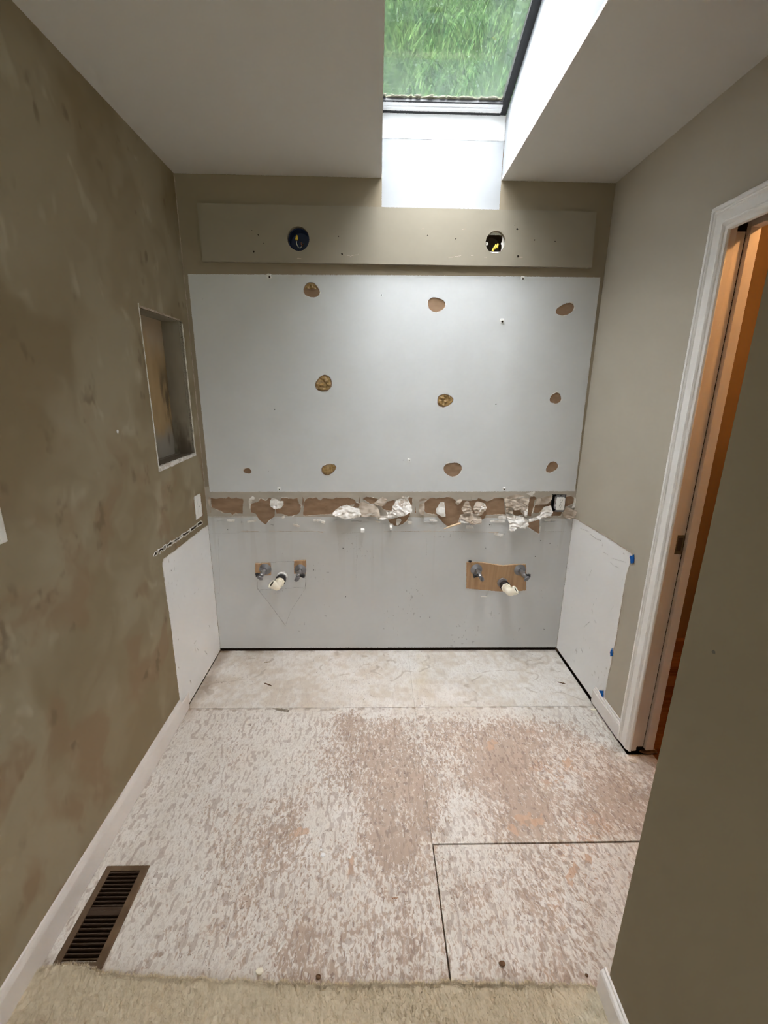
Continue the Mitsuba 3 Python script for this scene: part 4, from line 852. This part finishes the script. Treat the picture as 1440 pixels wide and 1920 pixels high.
drain(-0.613, 0.476, (-0.03, -0.06), (-0.75, -0.30, 0.75), 'left drain stub with a cream elbow turned up to the left')
drain(0.638, 0.440, (0.05, -0.03), (0.80, -0.30, 0.70), 'right drain stub with a cream elbow, coming through the wide wood scrap')
kk = put('plaster_lip', sheet(FB, poly('B', [(435,695),(530,698),(515,715),(450,715)], (840, 1020), 7.2), lambda u, v: 0.001+0.008*smooth01((v-0.352)/0.012), 0.004, 0.001), 'paper', 35); tag(kk, 'curled white paint lip on the wall below the wide wood scrap', 'paint flake')

# blue tape
for pts, lab in (([(578,505),(606,497),(608,553),(583,556)], 'blue tape at the top right corner of the right bare patch'), ([(448,1140),(462,1118),(464,1172),(446,1174)], 'blue tape shred halfway down the right bare patch edge'), ([(372,1402),(402,1405),(398,1465),(382,1440)], 'torn blue tape above the short right baseboard')):
    g = poly('R', pts, (1020, 900), 3.555)
    kk = put('tape', sheet(FR, rough(g, 0.003, 0.004, len(lab), 120), lambda u, v: 0.0015+0.004*meshkit.fbm(np.c_[u*70, v*70, 0*u], 2, 3), 0.004, 0.0006), 'blue_tape', 35); tag(kk, lab, 'tape')

# mirror clips and anchors left in the wall
for (x, y, s, lab) in ((504.5,517,1.0,'white mirror clip at the top edge of the bare mirror area, left'), (980,521,0.8,'dark screw anchor at the top edge of the bare mirror area, right'), (523,916,0.8,'small clear anchor at the bottom of the mirror area, left'), (945,916,0.8,'small clear anchor at the bottom of the mirror area, right'), (767,862,0.7,'tiny square anchor low in the middle of the mirror area'), (941,601,0.9,'chipped screw anchor high in the mirror area, right of middle')):
    u, v = uv('B', x, y); kk = num('wall_anchor')
    put(kk+'__base', slab(FB, sbox(u-.009*s, v-.011*s, u+.009*s, v+.008*s).buffer(0.001), 0.0, 0.0016), 'bare_white_lit')
    put(kk+'__tab', bx((u-.006*s, -0.010*s, v-.002*s), (u+.007*s, 0, v+.006*s), 0.001), 'white_plastic')
    put(kk+'__screw_hole', slab(FB, Point(u+.002*s, v-.006*s).buffer(0.004*s, 6), 0.0018, 0.0024), 'dark_void')
    tag(kk, lab, 'wall anchor')
u, v = uv('B', 680, 994, 0.02)
put('plastic_shim', bx((u-0.010, -0.034, v-0.010), (u+0.010, -0.001, v+0.007), 0.0015), 'white_plastic'); tag('plastic_shim', 'small white block sticking out of the wall under the torn strip', 'shim')
u, v = uv('B', 733, 989, 0.02)
put('drywall_shard', trimesh.convex.convex_hull(np.array([(u-.008, -.001, v+.02), (u+.010, -.001, v+.016), (u-.006, -.03, v+.004), (u+.007, -.034, v+.0), (u-.006, -.03, v-.008), (u+.006, -.033, v-.012), (u, -.001, v-.004)])), 'paper'); tag('drywall_shard', 'white gypsum shard pointing down below the torn strip', 'shard')
p0, p1 = at(833, 991.5, 1, -0.075), at(863, 981, 1, -0.004)
sp = tube([p0, p0*0.6+p1*0.4+np.array([0, 0, .002]), p1], [0.0018, 0.005, 0.006], 6)
put('wood_splinter', sp, 'splinter_wood'); tag('wood_splinter', 'pale wooden splinter jutting out below the torn strip', 'splinter')

# ------------------------------------------------------------------ floor register
t = 'floor_register'
RX0, RX1, RY0, RY1 = -0.963, -0.824, -1.515, -1.238
ring = Polygon([(RX0, RY0), (RX1, RY0), (RX1, RY1), (RX0, RY1)]).difference(sbox(-0.942, RY0+0.020, -0.847, RY1-0.018))
m = slab(FF, ring, 0.0, 0.0035); v = m.vertices; top = v[:, 2] > 0.003
cx, cy = (RX0+RX1)/2, (RY0+RY1)/2
outer = top & ((np.abs(v[:, 0]-cx) > 0.060) | (np.abs(v[:, 1]-cy) > 0.135))
v[outer, 0] += np.sign(cx-v[outer, 0])*0.003; v[outer, 1] += np.sign(cy-v[outer, 1])*0.003
put(t+'__frame', m, 'register')
ys = np.linspace(RY0+0.026, RY1-0.024, 20)
for i, y in enumerate(ys):
    w = 0.0034
    put(t+'__louver', prism([(-0.0011, -0.010), (0.0011, -0.010), (0.0030, 0.0018), (0.0006, 0.0018)], (-0.943, y, 0), (-0.846, y, 0), (0, 1, 0), (0, 0, 1)), 'register_dark' if i % 20 else 'register')
put(t+'__center_bar', bx((-0.943, ys[9]+0.002, -0.004), (-0.846, ys[11]-0.002, 0.0010)), 'register_dark')
put(t+'__duct', trimesh.util.concatenate([bx((VX0, VY0, -0.25), (VX0+0.002, VY1, -0.001)), bx((VX1-0.002, VY0, -0.25), (VX1, VY1, -0.001)), bx((VX0, VY0, -0.25), (VX1, VY0+0.002, -0.001)), bx((VX0, VY1-0.002, -0.25), (VX1, VY1, -0.001)), bx((VX0, VY0, -0.252), (VX1, VY1, -0.25))]), 'register_dark')
tag(t, 'brown metal floor register with dark louvers beside the left baseboard', 'floor vent')

# ------------------------------------------------------------------ litter on the subfloor
def litter(px, py, size, bs, label, cat, seed, group=None, key='plaster_crumb', amp=0.3, rot=0.0):
    c = at(px, py, 2, 0.0)
    m = lump((0, 0, 0), size, seed, 2, amp); m.apply_transform(trimesh.transformations.rotation_matrix(rot, [0, 0, 1]))
    m.apply_translation((c[0], c[1], -m.vertices[:, 2].min()*0.92))
    kk = put(key, m, bs, 40); tag(kk, label, cat, group); return kk
litter(606, 1604, (0.0075, 0.0065, 0.004), 'smooth_white', 'larger of the two touching white plaster crumbs on the subfloor', 'plaster crumb', 1)
litter(602, 1594, (0.004, 0.0035, 0.0025), 'smooth_white', 'smaller of the two touching white plaster crumbs on the subfloor', 'plaster crumb', 2)
litter(656, 1608, (0.006, 0.005, 0.002), 'paper', 'flat off-white plaster crumb right of the touching pair', 'plaster crumb', 3)
litter(617, 1633, (0.0025, 0.005, 0.002), 'paper', 'narrow pale crumb below the touching pair', 'plaster crumb', 4)
litter(528, 1775, (0.004, 0.018, 0.002), 'paper', 'long pale chip of drywall in front of the register', 'plaster chip', 5, key='plaster_chip', rot=-0.55)
litter(487, 1823, (0.010, 0.008, 0.004), 'cream_plastic', 'yellowish tuft of pad caught at the carpet edge', 'carpet tuft', 6, key='pad_tuft')
litter(597, 1833, (0.007, 0.005, 0.004), 'dark_wood', 'dark crumb at the carpet edge left of the seam', 'debris', 7, key='dark_crumb')
litter(942, 1809, (0.009, 0.006, 0.005), 'dark_wood', 'dark crumb on the front right subfloor sheet', 'debris', 8, key='dark_crumb')
litter(1100, 1830, (0.004, 0.004, 0.003), 'dark_wood', 'tiny dark crumb beside the near baseboard', 'debris', 9, key='dark_crumb')
litter(503, 1284, (0.028, 0.004, 0.002), 'dark_wood', 'dark splinter lying near the back left of the floor', 'splinter', 10, key='floor_splinter', rot=-0.5)
litter(1053, 1281, (0.020, 0.003, 0.002), 'dark_wood', 'reddish dark splinter lying near the right bare patch', 'splinter', 11, key='floor_splinter', rot=-0.45)
litter(741, 1684, (0.010, 0.0015, 0.001), 'planks', 'short reddish splinter left of the long seam', 'splinter', 12, key='floor_splinter')
litter(501, 1242, (0.018, 0.006, 0.002), 'torn_paper', 'brown paper scrap near the back wall on the floor', 'paper scrap', 13, key='paper_scrap', rot=0.1)
litter(684, 1231, (0.016, 0.008, 0.002), 'torn_paper', 'brown paper scrap against the back wall gap', 'paper scrap', 14, key='paper_scrap')
litter(1215, 1412, (0.040, 0.012, 0.006), 'dark_wood', 'ragged brown scrap of flooring under the pocket door', 'flooring scrap', 15, key='flooring_scrap', amp=0.5)
litter(1222, 1408, (0.014, 0.007, 0.005), 'torn_paper', 'pinkish plaster bit on the flooring scrap in the doorway', 'plaster crumb', 16, key='plaster_crumb', amp=0.4)
litter(1186, 1428, (0.016, 0.010, 0.002), 'torn_paper', 'olive shred of underlay in front of the door casing', 'underlay shred', 17, key='underlay_shred', amp=0.45, rot=-0.4)
litter(1015, 1372, (0.007, 0.006, 0.003), 'smooth_white', 'white crumb in the middle right of the floor', 'plaster crumb', 18)
litter(1080, 1555, (0.005, 0.005, 0.002), 'paper', 'pale crumb above the dark floor seam', 'plaster crumb', 19)
litter(1113, 1331, (0.016, 0.007, 0.002), 'cream_plastic', 'yellowish caulk scrap by the end of the right baseboard', 'caulk scrap', 20, key='caulk_scrap', rot=0.1)
